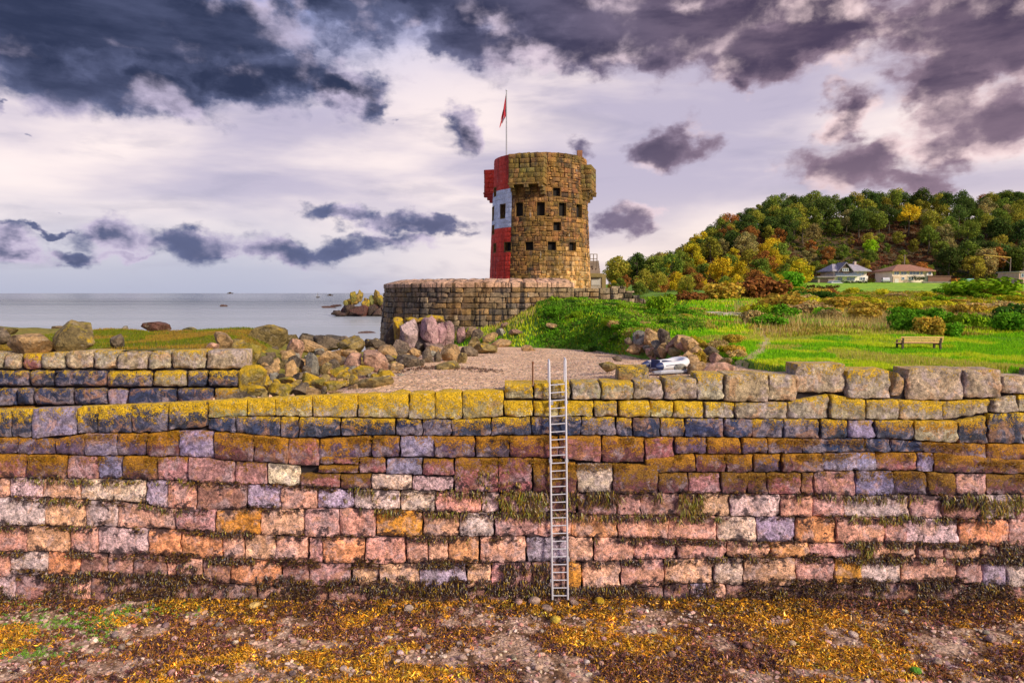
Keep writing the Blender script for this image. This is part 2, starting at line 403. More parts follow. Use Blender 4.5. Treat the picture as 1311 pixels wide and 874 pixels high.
class MB:
    """collects boxes, bars and prisms into one mesh"""
    def __init__(s): s.v = []; s.f = []
    def box(s, a, b):
        (x0, y0, z0), (x1, y1, z1) = a, b
        return s.hexa([(x0,y0,z0),(x1,y0,z0),(x1,y1,z0),(x0,y1,z0),(x0,y0,z1),(x1,y0,z1),(x1,y1,z1),(x0,y1,z1)])
    def hexa(s, p):
        n = len(s.v); s.v += [tuple(q) for q in p]
        s.f += [tuple(n + i for i in f) for f in ((0,3,2,1),(4,5,6,7),(0,1,5,4),(1,2,6,5),(2,3,7,6),(3,0,4,7))]
        return s
    def prism(s, poly, d0, d1, ax='y'):
        """poly in the plane across ax, pushed from d0 to d1"""
        n = len(s.v); k = len(poly)
        def P(a, b, d): return {'y': (a, d, b), 'x': (d, a, b), 'z': (a, b, d)}[ax]
        s.v += [P(a, b, d0) for a, b in poly] + [P(a, b, d1) for a, b in poly]
        s.f.append(tuple(range(n, n + k))); s.f.append(tuple(range(n + 2*k - 1, n + k - 1, -1)))
        for i in range(k): j = (i + 1) % k; s.f.append((n + i, n + j, n + k + j, n + k + i))
        return s
    def tube(s, pts, r, seg=8, cap=True):
        pts = [Vector(p) for p in pts]; rs = r if hasattr(r, '__len__') else [r]*len(pts)
        n0 = len(s.v); up = Vector((0, 0, 1))
        for i, p in enumerate(pts):
            d = (pts[min(i+1, len(pts)-1)] - pts[max(i-1, 0)]).normalized()
            a = d.cross(up) if abs(d.z) < .95 else d.cross(Vector((1, 0, 0))); a.normalize(); b = d.cross(a)
            for k in range(seg):
                t = 2*math.pi*k/seg; s.v.append(tuple(p + (a*math.cos(t) + b*math.sin(t))*rs[i]))
        for i in range(len(pts) - 1):
            for k in range(seg):
                k2 = (k + 1) % seg; a = n0 + i*seg
                s.f.append((a + k, a + k2, a + seg + k2, a + seg + k))
        if cap:
            s.f.append(tuple(n0 + k for k in range(seg))[::-1]); e = n0 + (len(pts)-1)*seg
            s.f.append(tuple(e + k for k in range(seg)))
        return s
    def mesh(s, name, mat, smooth=False, bevel=0.0, sharp=35):
        me = bpy.data.meshes.new(name); me.from_pydata(s.v, [], s.f)
        bm = bmesh.new(); bm.from_mesh(me); bmesh.ops.recalc_face_normals(bm, faces=bm.faces)
        if bevel: bmesh.ops.bevel(bm, geom=list(bm.edges), offset=bevel, segments=2, affect='EDGES', profile=.6)
        bm.to_mesh(me); bm.free()
        if smooth: me.shade_smooth(); me.set_sharp_from_angle(angle=R(sharp))
        me.materials.append(MATS[mat]); return me
    def build(s, name, mat, parent=None, color=None, loc=None, **kw): return obj(name, s.mesh(name, mat, **kw), parent, loc, color)

# value noise, vectorised
def _h(ix, iy, s):
    n = (ix.astype(np.int64)*374761393 + iy.astype(np.int64)*668265263 + s*982451653) & 0x7fffffff
    n = ((n ^ (n >> 13))*1274126177) & 0x7fffffff
    return ((n ^ (n >> 16)) & 0xffff)/65535.0
def vn(x, y, s=0):
    x = np.asarray(x, float); y = np.asarray(y, float)
    ix, iy = np.floor(x), np.floor(y); fx, fy = x - ix, y - iy
    fx = fx*fx*(3 - 2*fx); fy = fy*fy*(3 - 2*fy)
    a, b, c, d = _h(ix, iy, s), _h(ix+1, iy, s), _h(ix, iy+1, s), _h(ix+1, iy+1, s)
    return (a*(1-fx) + b*fx)*(1-fy) + (c*(1-fx) + d*fx)*fy
def fbm(x, y, s=0, o=4):
    v = 0; a = .5; k = 1.0
    for i in range(o): v = v + a*vn(np.asarray(x)*k, np.asarray(y)*k, s + i*17); a *= .5; k *= 2.03
    return v/(1 - .5**o)
def sstep(v, a, b):
    t = np.clip((np.asarray(v, float) - a)/(b - a), 0, 1); return t*t*(3 - 2*t)

# ------------------------------------------------------------------ ground surfaces
def h_land(x, y):
    x = np.asarray(x, float); y = np.asarray(y, float)
    yf = np.interp(x, [-12, -6, -3, 0, 3, 5, 6.2, 7.2, 8.2, 9.5, 40], [58, 48, 43, 39.5, 37.5, 35.5, 30, 25.5, 22.0, 17, 17])
    wd = np.interp(x, [-12, -6, -3, 0, 3, 5, 6.2, 7.2, 8.2, 9.5, 40], [12, 11, 10, 11, 12, 11, 10, 7, 3, 2, 2])
    yf = yf + 1.6*(fbm(x*.5, y*.2, 3, 3) - .5)
    cr = np.interp(y, [15, 28, 36, 60, 100, 150, 190, 230], [6.82, 6.85, 7.0, 7.45, 8.6, 9.9, 11.3, 12.5])
    cr = cr + 1.25*np.exp(-((x - 4.5)/8.5)**2)*np.exp(-((y - 53)/9.5)**2)
    cr = cr + .22*(fbm(x*.35, y*.35, 5, 4) - .5)*sstep(y, 24, 36)*2 + .10*(fbm(x*1.1, y*1.1, 8, 3) - .5)
    cr = cr - 1.5*sstep(x, 3.0, -2.0)*sstep(y, 40, 46)*sstep(y, 62, 56)
    low = 4.4
    h = low + (cr - low)*sstep(y, yf, yf + wd)
    h = h - .55*np.maximum(0, -5.5 - x) - .25*np.maximum(0, y - 100)*sstep(x, 24, 10)
    return h - .6*sstep(y, 21.35, 20.95)
def g_land(x, y):
    x = np.asarray(x, float); y = np.asarray(y, float)
    z = 6.34 + .34*sstep(x, .5, 4.0)*sstep(y, 34, 26) - .028*(y - 21) + .10*(fbm(x*.6, y*.6, 21, 4) - .5)
    z = z - .55*sstep(x, -4.0, -7.0)
    tz = np.interp(x, [-31, -15.4, -9, -3.5, -.3, .2, 7, 31], [5.45, 5.5, 5.85, 6.10, 6.2, 6.42, 6.66, 6.7])
    z = z + (np.minimum(z, tz + .02) - z)*sstep(y, 23.5, 21.4)
    z = z - .9*sstep(x, -5.6, -7.6)*sstep(y, 30, 24) - 1.0*sstep(x, -8.0, -9.4)*sstep(y, 27.5, 26.0)
    z = z - .12*np.maximum(0, y - 46) - .5*np.maximum(0, x - 9)
    z = z - .5*np.maximum(0, -12 - x)*sstep(y, 26, 30)
    return z
def land(x, y): return np.maximum(h_land(x, y), g_land(x, y))
def grid_sheet(name, fn, xs, ys, mat, smooth=True):
    X, Y = np.meshgrid(xs, ys); Z = fn(X, Y)
    V = np.stack([X, Y, Z], -1).reshape(-1, 3); nx, ny = len(xs), len(ys)
    i = np.arange(ny - 1)[:, None]*nx + np.arange(nx - 1)[None, :]
    Fq = np.stack([i, i + 1, i + nx + 1, i + nx], -1).reshape(-1, 4)
    return obj(name, np_mesh(name, V, Fq, mat, smooth=smooth))
structure(grid_sheet('meadow', h_land, np.arange(-14, 110, .4), np.concatenate([np.arange(20.95, 64, .3), np.arange(64, 210, 1.5)]), 'turf'))
structure(grid_sheet('gravel_beach', g_land, np.arange(-19, 13, .25), np.arange(20.95, 50, .25), 'gravel'))
def beach_z(x, y): return .10*(fbm(x*.5, y*.5, 31, 4) - .5) + .06*(fbm(x*2.2, y*2.2, 33, 3) - .5) - .004*np.maximum(0, 16 - y)
structure(grid_sheet('foreshore', beach_z, np.concatenate([np.arange(-60, -22, 2), np.arange(-22, 22, .2), np.arange(22, 61, 2)]),
                     np.concatenate([np.arange(-30, 12, 2), np.arange(12, 20.9, .2)]), 'foreshore'))
# sea
sv = [(0, 0, -1.0)]; sf = []
for k in range(64): t_ = 2*math.pi*k/64; sv.append((30000*math.cos(t_), 30000*math.sin(t_), -1.0))
for k in range(64): sf.append((0, 1 + k, 1 + (k + 1) % 64))
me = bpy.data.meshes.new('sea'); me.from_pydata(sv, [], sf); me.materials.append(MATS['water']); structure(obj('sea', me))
# hill
def ridge(x): return np.interp(x, [20, 43, 60, 74, 86, 101, 118, 153, 200, 225, 300, 420], [2, 8, 11, 17, 25, 35, 40, 42, 41, 45, 50, 52])
def h_hill(x, y):
    x = np.asarray(x, float); y = np.asarray(y, float)
    xr = x*300/np.maximum(y, 150)          # the ridge runs away from the viewer
    y0 = np.interp(xr, [40, 90, 130, 200], [165, 175, 205, 205]); y1 = y0 + 100
    b = np.interp(y, [90, 150, 190, 230, 260], [7.0, 9.9, 11.6, 13, 14])
    b = np.where(xr < 60, b - (60 - xr)*.16, b)
    z = b + np.maximum(ridge(xr) - b, 0)*sstep(y, y0, y1)
    z = z + 2.6*(fbm(x*.03, y*.03, 41, 4) - .5)*sstep(y, y0 - 10, y0 + 40) - .12*np.maximum(0, y - 330)
    z = z - 3.0*sstep(xr, 44, 30)
    return z - .5*sstep(y, 215, 175)*sstep(xr, 120, 100)*0 - .35*sstep(y, 205, 130)
structure(grid_sheet('hillside', h_hill, np.arange(10, 420, 3.0), np.arange(128, 460, 3.0), 'hill_soil'))

# ------------------------------------------------------------------ masonry blocks
def block(cs, M, nu=1, nv=1, gap=.02, depth=.25, bulge=.04, rough=.02, seed=0, scale_s=1.0, edge=.93, push=0.0, rnd=.03, jag=1.0):
    """one stone: corners cs (s,t) bl,br,tr,tl; M(s,t,out)->xyz. returns verts, quads, v-coordinate"""
    rd = random.Random(seed)
    w_ = max(1e-3, (cs[1][0] - cs[0][0] + cs[2][0] - cs[3][0])*.5*scale_s); h_ = max(1e-3, (cs[3][1] - cs[0][1] + cs[2][1] - cs[1][1])*.5)
    us = [-1, -edge] + [(-1 + 2*(k + .5)/nu)*.78 for k in range(nu)] * (nu > 1) + [edge, 1]
    vs = [-1, -edge] + [(-1 + 2*(k + .5)/nv)*.78 for k in range(nv)] * (nv > 1) + [edge, 1]
    NU, NV = len(us), len(vs); V = []; tv = []
    gs, gt = min(gap, w_*.3), min(gap, h_*.3)
    o1, o2 = rd.uniform(0, 99), rd.uniform(0, 99)
    tilt, tilt2 = rd.uniform(-1, 1)*bulge*.6, rd.uniform(-1, 1)*bulge*.6
    ring = []
    for j, v in enumerate(vs):
        for i, u in enumerate(us):
            a = (u*(1 - 2*gs/w_) + 1)/2; b = (v*(1 - 2*gt/h_) + 1)/2
            s = (cs[0][0]*(1-a) + cs[1][0]*a)*(1-b) + (cs[3][0]*(1-a) + cs[2][0]*a)*b
            t = (cs[0][1]*(1-a) + cs[1][1]*a)*(1-b) + (cs[3][1]*(1-a) + cs[2][1]*a)*b
            e = max(abs(u), abs(v))
            px, py = s*scale_s*2.2 + o1, t*2.2 + o2
            nz = mnoise.noise((px, py, o1)); nz2 = mnoise.noise((px*2.7, py*2.7, o2))
            s += jag*rough*(.8*nz2 + .6*mnoise.noise((py*1.7, px*1.7, 3.0)))/scale_s*(abs(u)**3); t += jag*rough*(.8*mnoise.noise((px*2.3, 7.0, py*2.3)))*(abs(v)**3)
            # rounded corners
            if abs(u) > .9 and abs(v) > .9:
                s -= math.copysign(1, u)*gs*.5/scale_s; t -= math.copysign(1, v)*gt*.5
            out = push + bulge*(1 - e**6) + rough*(nz*1.2 + nz2*.9 + .6*mnoise.noise((px*6.1, py*6.1, o1))) + tilt*u + tilt2*v
            if e > .85: out -= max(0.0, mnoise.noise((px*1.9 + 5, py*1.9, o2)) - .12)*rough*3.0
            if e >= .999: out -= rnd
            V.append(M(s, t, out)); tv.append(b)
    Fq = [(j*NU + i, j*NU + i + 1, (j+1)*NU + i + 1, (j+1)*NU + i) for j in range(NV - 1) for i in range(NU - 1)]
    ring = [i for i in range(NU)] + [j*NU + NU - 1 for j in range(1, NV)] + [(NV-1)*NU + i for i in range(NU - 2, -1, -1)] + [j*NU for j in range(NV - 2, 0, -1)]
    st = {}
    for j in range(NV):
        for i in range(NU): st[j*NU + i] = (us[i], vs[j])
    n0 = len(V)
    for r in ring:
        u, v = st[r]; a = (u*(1 - 2*gs/w_) + 1)/2; b = (v*(1 - 2*gt/h_) + 1)/2
        s = (cs[0][0]*(1-a) + cs[1][0]*a)*(1-b) + (cs[3][0]*(1-a) + cs[2][0]*a)*b
        t = (cs[0][1]*(1-a) + cs[1][1]*a)*(1-b) + (cs[3][1]*(1-a) + cs[2][1]*a)*b
        V.append(M(s, t, -depth)); tv.append(b)
    k = len(ring)
    for i in range(k):
        j = (i + 1) % k; Fq.append((ring[j], ring[i], n0 + i, n0 + j))
    return V, Fq, tv
def stone_obj(name, V, Fq, tv, parent, color, mat='wall_stone'):
    V = np.array(V); c = V.mean(0)
    me = np_mesh(name, V - c, np.array(Fq), mat, attrs={'tv': tv}, smooth=True, sharp=50)
    o = obj(name, me, parent, color=color); o.location = c - np.array(parent.location if parent else (0, 0, 0)); return o
class Join:
    def __init__(s): s.V = []; s.F = []; s.tv = []; s.c = []; s.n = 0
    def add(s, V, Fq, tv, col):
        s.V += list(V); s.F += [tuple(i + s.n for i in f) for f in Fq]; s.tv += list(tv); s.c += [col]*len(V); s.n += len(V)
    def build(s, name, mat, parent=None, color=(1, 1, 1, 1), kind=None, loc=(0, 0, 0)):
        V = np.array(s.V) - np.array(loc)
        o = obj(name, np_mesh(name, V, np.array(s.F), mat, cols=np.array(s.c), attrs={'tv': s.tv}, smooth=True, sharp=50), parent, color=color)
        if kind: o['kind'] = kind
        return o

# ------------------------------------------------------------------ the big sea wall, stone by stone
def face_y(z): return 20.0 + .055*z
def M_wall(s, t, out): return (s, face_y(t) - out, t)
def px_wall(px, py):
    Y = 20.2
    for _ in range(3): q = at(px, py, Y); Y = face_y(q.z)
    return q.x, q.z
CODE = {'Y': ((.50,.44,.24),.90), 'y': ((.42,.36,.24),.58), 'T': ((.44,.38,.27),.34), 't': ((.48,.38,.25),.16), 'S': ((.030,.045,.115),.20), 's': ((.042,.052,.105),.50),
        'V': ((.30,.26,.44),.22), 'B': ((.16,.055,.065),.74), 'b': ((.11,.070,.13),.58), 'R': ((.38,.14,.15),.52), 'r': ((.56,.27,.28),.24), 'P': ((.90,.45,.36),.0), 'p': ((.74,.38,.36),.0),
        'L': ((.86,.63,.63),.0), 'O': ((.96,.42,.20),.0), 'G': ((.78,.36,.05),.0), 'K': ((.44,.22,.19),.0), 'W': ((.92,.73,.57),.0), 'v': ((.58,.47,.64),.0), 'N': ((.96,.54,.36),.0)}
def row(x0, top, bot, toks): return (x0, top, bot, toks.split())
def pl(pts): return pts
T_TOP = [(0,524),(60,522),(130,519),(200,516),(260,513),(340,509.5),(400,506),(440,505),(520,503),(645,499)]
A_BOT = [(0,559.5),(40,559.5),(42,561.5),(95,561.5),(97,554),(165,554),(215,555),(216,550),(265,550),(267,532),(310,532.5),(395,533),(440,534.5),(520,535.5),(600,536.5),(645,533),(646,533),(780,533),(835,534.5),(930,535),(1050,536),(1083,537),(1150,537),(1200,538),(1260,538),(1265,528),(1311,527)]
B_BOT = [(267,551),(300,554),(330,557),(380,561),(410,561),(435,557.5),(505,557),(560,558),(680,557),(780,557.5),(840,559),(960,560),(1050,561),(1125,561),(1170,563),(1225,567),(1311,568)]
AB = [p for p in A_BOT if p[0] < 266] + B_BOT
C_BOT = [(0,581),(70,581.5),(110,583),(190,583.5),(270,584),(275,588),(325,591),(368,593),(370,596),(408,596.5),(410,583.5),(475,584.5),(560,585.5),(680,585.5),(720,586),(727,592),(770,592),(772,591),(825,592),(827,586),(863,586),(865,580.5),(980,580.5),(1050,580),(1110,578.5),(1219,579),(1220,588),(1311,589)]
C2_BOT = [(826,604),(880,605),(1000,605),(1050,603),(1122,602),(1174,603),(1220,606),(1311,607)]
D_BOT = [(0,611.5),(100,613),(165,613.5),(243,616.5),(270,618),(300,619.5),(345,619.5),(385,623),(420,625),(500,627),(560,629),(640,630.5),(740,631.5),(880,631.5),(1020,633),(1096,635),(1190,634),(1311,633)]
E_BOT = [(0,637),(53,637.5),(103,640),(187,644),(213,651),(250,654.5),(290,650),(360,651),(452,650),(512,653),(560,655.5),(670,656),(720,657),(780,660),(890,661),(998,661),(1080,662),(1165,663),(1311,664)]
F_BOT = [(0,672.5),(59,673),(108,674),(150,675),(224,678),(275,681),(333,683),(390,686),(480,687),(540,687.5),(640,686),(720,686),(790,689),(855,691),(917,692),(968,694),(1070,695),(1160,695),(1230,697),(1311,700)]
G_BOT = [(0,706),(90,706),(124,708),(190,711),(283,715),(352,718),(412,720),(520,721),(613,721),(700,720),(760,720),(780,717),(866,716),(930,714),(1035,713),(1083,714),(1173,714),(1260,715),(1311,716)]
H_BOT = [(0,736),(60,737),(136,739),(211,742),(259,745),(358,749),(449,751),(537,753),(628,753),(744,753),(800,753),(850,749),(912,746),(952,750),(1068,748),(1155,748),(1225,746),(1258,749),(1311,752)]
I_BOT = [(0,778),(1311,778)]
ROWS = [
 row(0, T_TOP, A_BOT, '14 s 41 s 97 V 124 s 167 s 216 s 266 s'),
 row(266, T_TOP, A_BOT, '316 Y 353 Y 400 Y 457 Y 523 Y 557 Y 592 Y 645 Y'),
 row(645, [(645,512.5),(835,512.5),(925,514.5),(985,515),(1017,513),(1022,504),(1060,504),(1062,503.5),(1082,504),(1083,511),(1165,511),(1200,513),(1235,512),(1283,510),(1285,504),(1311,504)], A_BOT,
     '683 Y 716 Y 760 Y 791 y 832 Y 862 Y 901 Y 941 y 1008 T 1062 T 1109 y 1152 y 1208 y 1269 y 1302 T 1325 y'),
 row(266, A_BOT, B_BOT, '301 S 358 S 382 s 436 s 506 s 541 S 578 S 629 s 680 s 705 S 744 S 789 s 810 s 845 S 877 s 927 S 963 S 1002 s 1049 s 1050 S 1086 s 1120 V 1169 s 1226 y 1264 s 1311 s'),
 row(0, AB, C_BOT, '21 b 71 b 108 b 150 V 187 b 229 B 274 V 325 B 369 B 408 R 476 b 512 b 557 V 608 b 652 b 715 B 770 R 825 B 864 R 905 b 948 B 982 b 1027 b 1108 S 1141 S 1184 S 1220 b 1264 b 1325 B'),
 row(826, C_BOT, C2_BOT, '891 B 930 B 965 B 1001 b 1054 B 1122 V 1174 R 1196 V 1325 B'),
 row(0, C_BOT, D_BOT, '35 R 85 B 124 r 157 V 200 B 242 r 301 r 343 r 384 W'),
 row(582, C_BOT, D_BOT, '638 R 682 R 738 B'),
 row(785, [(785,594),(843,594),(845,606),(1311,606)], D_BOT, '843 B'),
 row(843, C2_BOT, D_BOT, '881 B 923 r 957 B 982 B 1026 R 1042 R 1096 r 1144 V 1188 b 1224 B 1263 p 1325 B'),
 row(0, D_BOT, E_BOT, '12 P 53 L 103 N 187 W 214 v 252 P 316 K 360 v 406 P 453 v 512 L 557 W 616 P 640 L 669 p 702 L 739 K 790 K 820 p 894 K 935 N 999 L 1040 P 1081 p 1165 L 1206 p 1258 K 1300 L 1325 p'),
 row(0, E_BOT, F_BOT, '58 L 108 N 150 L 225 P 277 p 334 G 390 N 435 p 481 P 541 G 588 N 633 L 689 p 732 P 790 O 856 P 918 P 969 W 1019 v 1070 O 1132 P 1160 p 1229 L 1292 O 1330 P'),
 row(0, F_BOT, G_BOT, '35 P 89 N 124 P 190 L 232 O 284 O 313 N 353 N 395 P 413 p 468 O 520 P 548 P 574 N 614 O 674 N 728 v 760 N 811 P 867 P 931 p 986 N 1036 O 1084 p 1110 p 1173 N 1208 K 1256 N 1280 p 1325 K'),
 row(0, G_BOT, H_BOT, '12 P 60 L 101 O 137 K 169 p 212 K 226 P 260 P 296 K 360 O 395 K 450 p 486 N 537 N 597 v 629 N 681 p 725 K 745 G 795 N 851 p 913 N 952 W 1018 N 1068 p 1102 G 1155 L 1226 P 1258 p 1290 v 1325 L'),
 row(0, H_BOT, I_BOT, '20 L 80 K 116 P 150 K 186 K 240 K 290 K 330 K 372 K 420 K 470 K 520 K 566 K 610 K 660 K 705 p 760 K 810 K 850 K 883 K 906 v 930 P 990 K 1040 K 1095 K 1150 K 1200 K 1255 K 1325 K'),
]
EXTRA = [  # x0,x1,ytop,ybot,code : copings and split courses
 (645,683,490,511.5,'y'),(683,706,490,511.5,'y'),(706,731,489.5,511.5,'y'),(731,770,488.5,511.5,'T'),(770,811,487.5,511.5,'y'),(811,850,486,511.5,'T'),(850,892,483.5,511.5,'t'),(892,927,477.5,512,'T'),
 (927,984,477,514,'t'),(984,1020,478.5,513,'t'),(1020,1083,465,503,'t'),(1083,1139,472,510,'T'),(1162,1235,471,512.5,'t'),(1235,1283,472,509.5,'t'),(1283,1330,481,503.5,'t'),
 (410,427,584,594,'B'),(408,459,594.5,605,'B'),(427,459,584.5,594,'R'),(459,494,585,605.5,'R'),(494,541,586,607.5,'V'),(541,582,587,608,'R'),
 (384,436,605.5,623.5,'R'),(436,475,606,625,'B'),(475,527,607,626.5,'W'),(527,581,609,628.5,'L'),
 (738,785,593,631,'W')]
sea_wall = thing('sea_wall', 'long sea wall of big granite blocks with yellow lichen, pink and dark bands', 'wall', (0, 20.6, 0)); sea_wall['kind'] = 'thing'
def interp(pts, x): return float(np.interp(x, [p[0] for p in pts], [p[1] for p in pts]))
STONES = []
for (x0, top, bot, toks) in ROWS:
    xa = x0 if x0 > 0 else -34
    for k in range(0, len(toks), 2):
        xb = float(toks[k]); code = toks[k+1]; e = .6
        yl, yr = interp(top, xa + e), interp(top, xb - e); bl, br = interp(bot, xa + e), interp(bot, xb - e)
        if xb - xa > 3: STONES.append((xa, xb, yl, yr, bl, br, code))
        xa = xb
for (xa, xb, yt, yb, code) in EXTRA: STONES.append((xa, xb, yt, yt, yb, yb, code))
for k, (xa, xb, yl, yr, bl, br, code) in enumerate(STONES):
    if xa >= 1 and xb < 1311: pass
    rd = random.Random(k + 100)
    cs = [px_wall(xa + rd.uniform(-.8, .8), bl + .3), px_wall(xb + rd.uniform(-.8, .8), br + .3), px_wall(xb + rd.uniform(-.8, .8), yr), px_wall(xa + rd.uniform(-.8, .8), yl)]
    base, li = CODE[code]
    cope = yl < 500 and xa > 640
    V, Fq, tv = block(cs, M_wall, 12 if xb - xa > 26 else 8, 8, gap=.021 if not cope else .026, depth=.34 if not cope else .85, bulge=.008 if not cope else .03, rough=.048 if not cope else .055, seed=k, push=rd.uniform(-.05, .06), rnd=.014, edge=.965, jag=1.0)
    j = lambda c: max(.01, c*rd.uniform(.94, 1.06))
    tint = rd.uniform(.82, 1.10)
    if k == 0 or True:
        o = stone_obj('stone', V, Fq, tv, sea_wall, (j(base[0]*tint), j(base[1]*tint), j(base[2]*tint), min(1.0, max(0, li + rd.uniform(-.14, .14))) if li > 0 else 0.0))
# masonry going on beyond both ends of the view, and the core behind the faces
jn = Join(); rd = random.Random(5); LI = []
def run_stone(xa, xb, yt, yb, code, cope=False):
    base, li = CODE[code]; tn = rd.uniform(.82, 1.1)
    cs = [px_wall(xa, yb), px_wall(xb, yb), px_wall(xb, yt), px_wall(xa, yt)]
    V, Fq, tv = block(cs, M_wall, 6, 5, gap=.028, depth=.34 if not cope else .85, bulge=.012 if not cope else .04, rough=.052, seed=rd.randrange(99999), push=rd.uniform(-.05, .06), rnd=.018, edge=.95, jag=1.7)
    jn.add(V, Fq, tv, tuple(c*tn for c in base)); LI.extend([li]*len(V))
for (x0, top, bot, toks) in ROWS:
    end = float(toks[-2]); codes = toks[1::2]
    if end > 1300:
        x = end
        while x < 1780: xn = x + rd.uniform(34, 66); run_stone(x, xn, interp(top, 1400), interp(bot, 1400), rd.choice(codes[-8:])); x = xn
    if x0 == 0:
        x = -34
        while x > -480: xn = x - rd.uniform(34, 66); run_stone(xn, x, interp(top, -50), interp(bot, -50), rd.choice(codes[:8])); x = xn
x = 1330
while x < 1780: xn = x + rd.uniform(40, 70); run_stone(x, xn, 476 + rd.uniform(-5, 5), 503.5, 't', True); x = xn
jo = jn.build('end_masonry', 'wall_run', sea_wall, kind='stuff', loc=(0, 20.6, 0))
la = jo.data.attributes.new('li', 'FLOAT', 'POINT'); la.data.foreach_set('value', LI)
TOPZ = [(-31, 5.45), (-15.4, 5.5), (-9, 5.85), (-3.5, 6.10), (-.3, 6.2), (.2, 6.25), (7, 6.42), (31, 6.45)]
mb = MB()
for (xa, za), (xb, zb) in zip(TOPZ[:-1], TOPZ[1:]):
    f = lambda z: face_y(z) + .18
    mb.hexa([(xa, f(-.5), -.5), (xb, f(-.5), -.5), (xb, 21.2, -.5), (xa, 21.2, -.5), (xa, f(za), za - .12), (xb, f(zb), zb - .12), (xb, 21.2, zb - .12), (xa, 21.2, za - .12)])
mb.v = [(x, y - 20.6, z) for x, y, z in mb.v]
mb.build('wall_core', 'core', sea_wall)
# flat cap stones along the lower, left run of the wall top
capx = [-25.0, -23.4, -22.1, -20.6, -19.4, -18.0, -16.9, -16.0, -14.3, -13.4, -12.5, -11.3, -10.1, -9.05, -8.0, -7.1, -5.95, -4.6, -3.1, -2.3, -1.5, -.30]
for k, (xa, xb) in enumerate(zip(capx[:-1], capx[1:])):
    za, zb = [float(np.interp(v, [p_[0] for p_ in TOPZ], [p_[1] for p_ in TOPZ])) + .05 for v in (xa, xb)]
    def M_top(s, t, out, xa=xa, xb=xb, za=za, zb=zb): return (s, t, za + (zb - za)*(s - xa)/(xb - xa) + out)
    V, Fq, tv = block([(xa, 20.36), (xb, 20.36), (xb, 21.25), (xa, 21.25)], M_top, 5, 4, gap=.025, depth=.2, bulge=.04, rough=.05, seed=900 + k, push=0.0)
    stone_obj('cap_stone', V, Fq, [.9]*len(V), sea_wall, (.50, .36, .20, .80))
# a small stone leaning in the gap of the coping
def M_lean(s, t, out):
    c = px_wall(1152, 494); a = R(18); ds, dt = s - c[0], t - c[1]
    return (c[0] + ds*math.cos(a) + dt*math.sin(a), face_y(t) + .14 - out, c[1] - ds*math.sin(a) + dt*math.cos(a))
a0, a1 = px_wall(1142, 510), px_wall(1163, 477)
V, Fq, tv = block([(a0[0] + .1, a0[1]), (a1[0], a0[1] + .05), (a1[0] - .05, a1[1] - .15), (a0[0], a1[1])], M_lean, 4, 5, gap=.02, depth=.4, bulge=.08, rough=.05, seed=77)
stone_obj('leaning_stone', V, Fq, tv, sea_wall, (.30, .25, .17, .3))
print('WALL STONES', len(STONES))

# ------------------------------------------------------------------ boulders
def rock_mesh(name, seed, sub=4, cuts=18, flat=(.42, .72), amp=.24, fine=.06):
    rd = random.Random(seed)
    bm = bmesh.new(); bmesh.ops.create_icosphere(bm, subdivisions=sub, radius=1.0)
    off = Vector((rd.uniform(0, 50), rd.uniform(0, 50), rd.uniform(0, 50)))
    planes = []
    for k in range(cuts):
        n = Vector((rd.gauss(0, 1), rd.gauss(0, 1), rd.gauss(0, .8))).normalized(); planes.append((n, rd.uniform(*flat)))
    for v in bm.verts:
        d = v.co.normalized(); p = d*(1 + amp*mnoise.noise(d*1.1 + off) + fine*1.6*mnoise.noise(d*3.0 + off))
        for n, c in planes:
            q = p.dot(n)
            if q > c: p = p - n*(q - c)*.93
        p = p*(1 + fine*.9*mnoise.noise(d*5.5 + off) + fine*.6*mnoise.noise(d*12 + off) + fine*.35*mnoise.noise(d*24 + off))
        v.co = p
    xs = [v.co for v in bm.verts]
    ex = [max(abs(c[i]) for c in xs) for i in range(3)]
    for v in bm.verts: v.co = Vector([v.co[i]/ex[i] for i in range(3)])*.5
    me = bpy.data.meshes.new(name); bm.to_mesh(me); bm.free(); me.shade_smooth(); me.set_sharp_from_angle(angle=R(38))
    me.materials.append(MATS['rock']); return me
ROCKS = [rock_mesh('boulder', s) for s in range(14)]
SLABS = [rock_mesh('slab', 40 + s, cuts=18, flat=(.40, .62), amp=.14) for s in range(5)]
def boulder(name, label, px, py, wpx, hpx, Y, color, group, cat='boulder', meshes=None, depth=1.0, tilt=.25, sink=None, seed=None):
    """photo box centre and size at depth Y"""
    rd = random.Random(int(px*13 + py*7) if seed is None else seed)
    o = obj(name, rd.choice(meshes or ROCKS)); c = at(px, py, Y); k = Y/F
    o.location = c; o.scale = (wpx*k*1.06, (wpx + hpx)*.5*k*depth, hpx*k*1.10)
    o.rotation_euler = (rd.uniform(-tilt, tilt)*.6, rd.uniform(-tilt, tilt), rd.choice((0, math.pi)) + rd.uniform(-.5, .5))
    j = rd.uniform(.82, 1.18); o.color = (color[0]*j, color[1]*j, color[2]*j, color[3]); return tag(o, label, cat, group)
def ground_depth(px, py, lo=21.4, hi=52.0, default=None, surf=None):
    fn = surf or land
    for Y in np.arange(lo, hi, .15):
        q = at(px, py, Y)
        if q.z <= float(fn(q.x, Y)) + .02: return float(Y)
    return default if default is not None else hi
RC = {'o': ((.46,.29,.13,.22), 'orange brown boulder'), 'y': ((.42,.33,.13,.84), 'boulder crusted with yellow lichen'), 'g': ((.28,.26,.21,.30), 'grey boulder'),
      'd': ((.16,.12,.08,.30), 'dark brown boulder'), 'p': ((.50,.29,.20,.10), 'pinkish boulder'), 'n': ((.27,.20,.075,.48), 'olive brown boulder')}
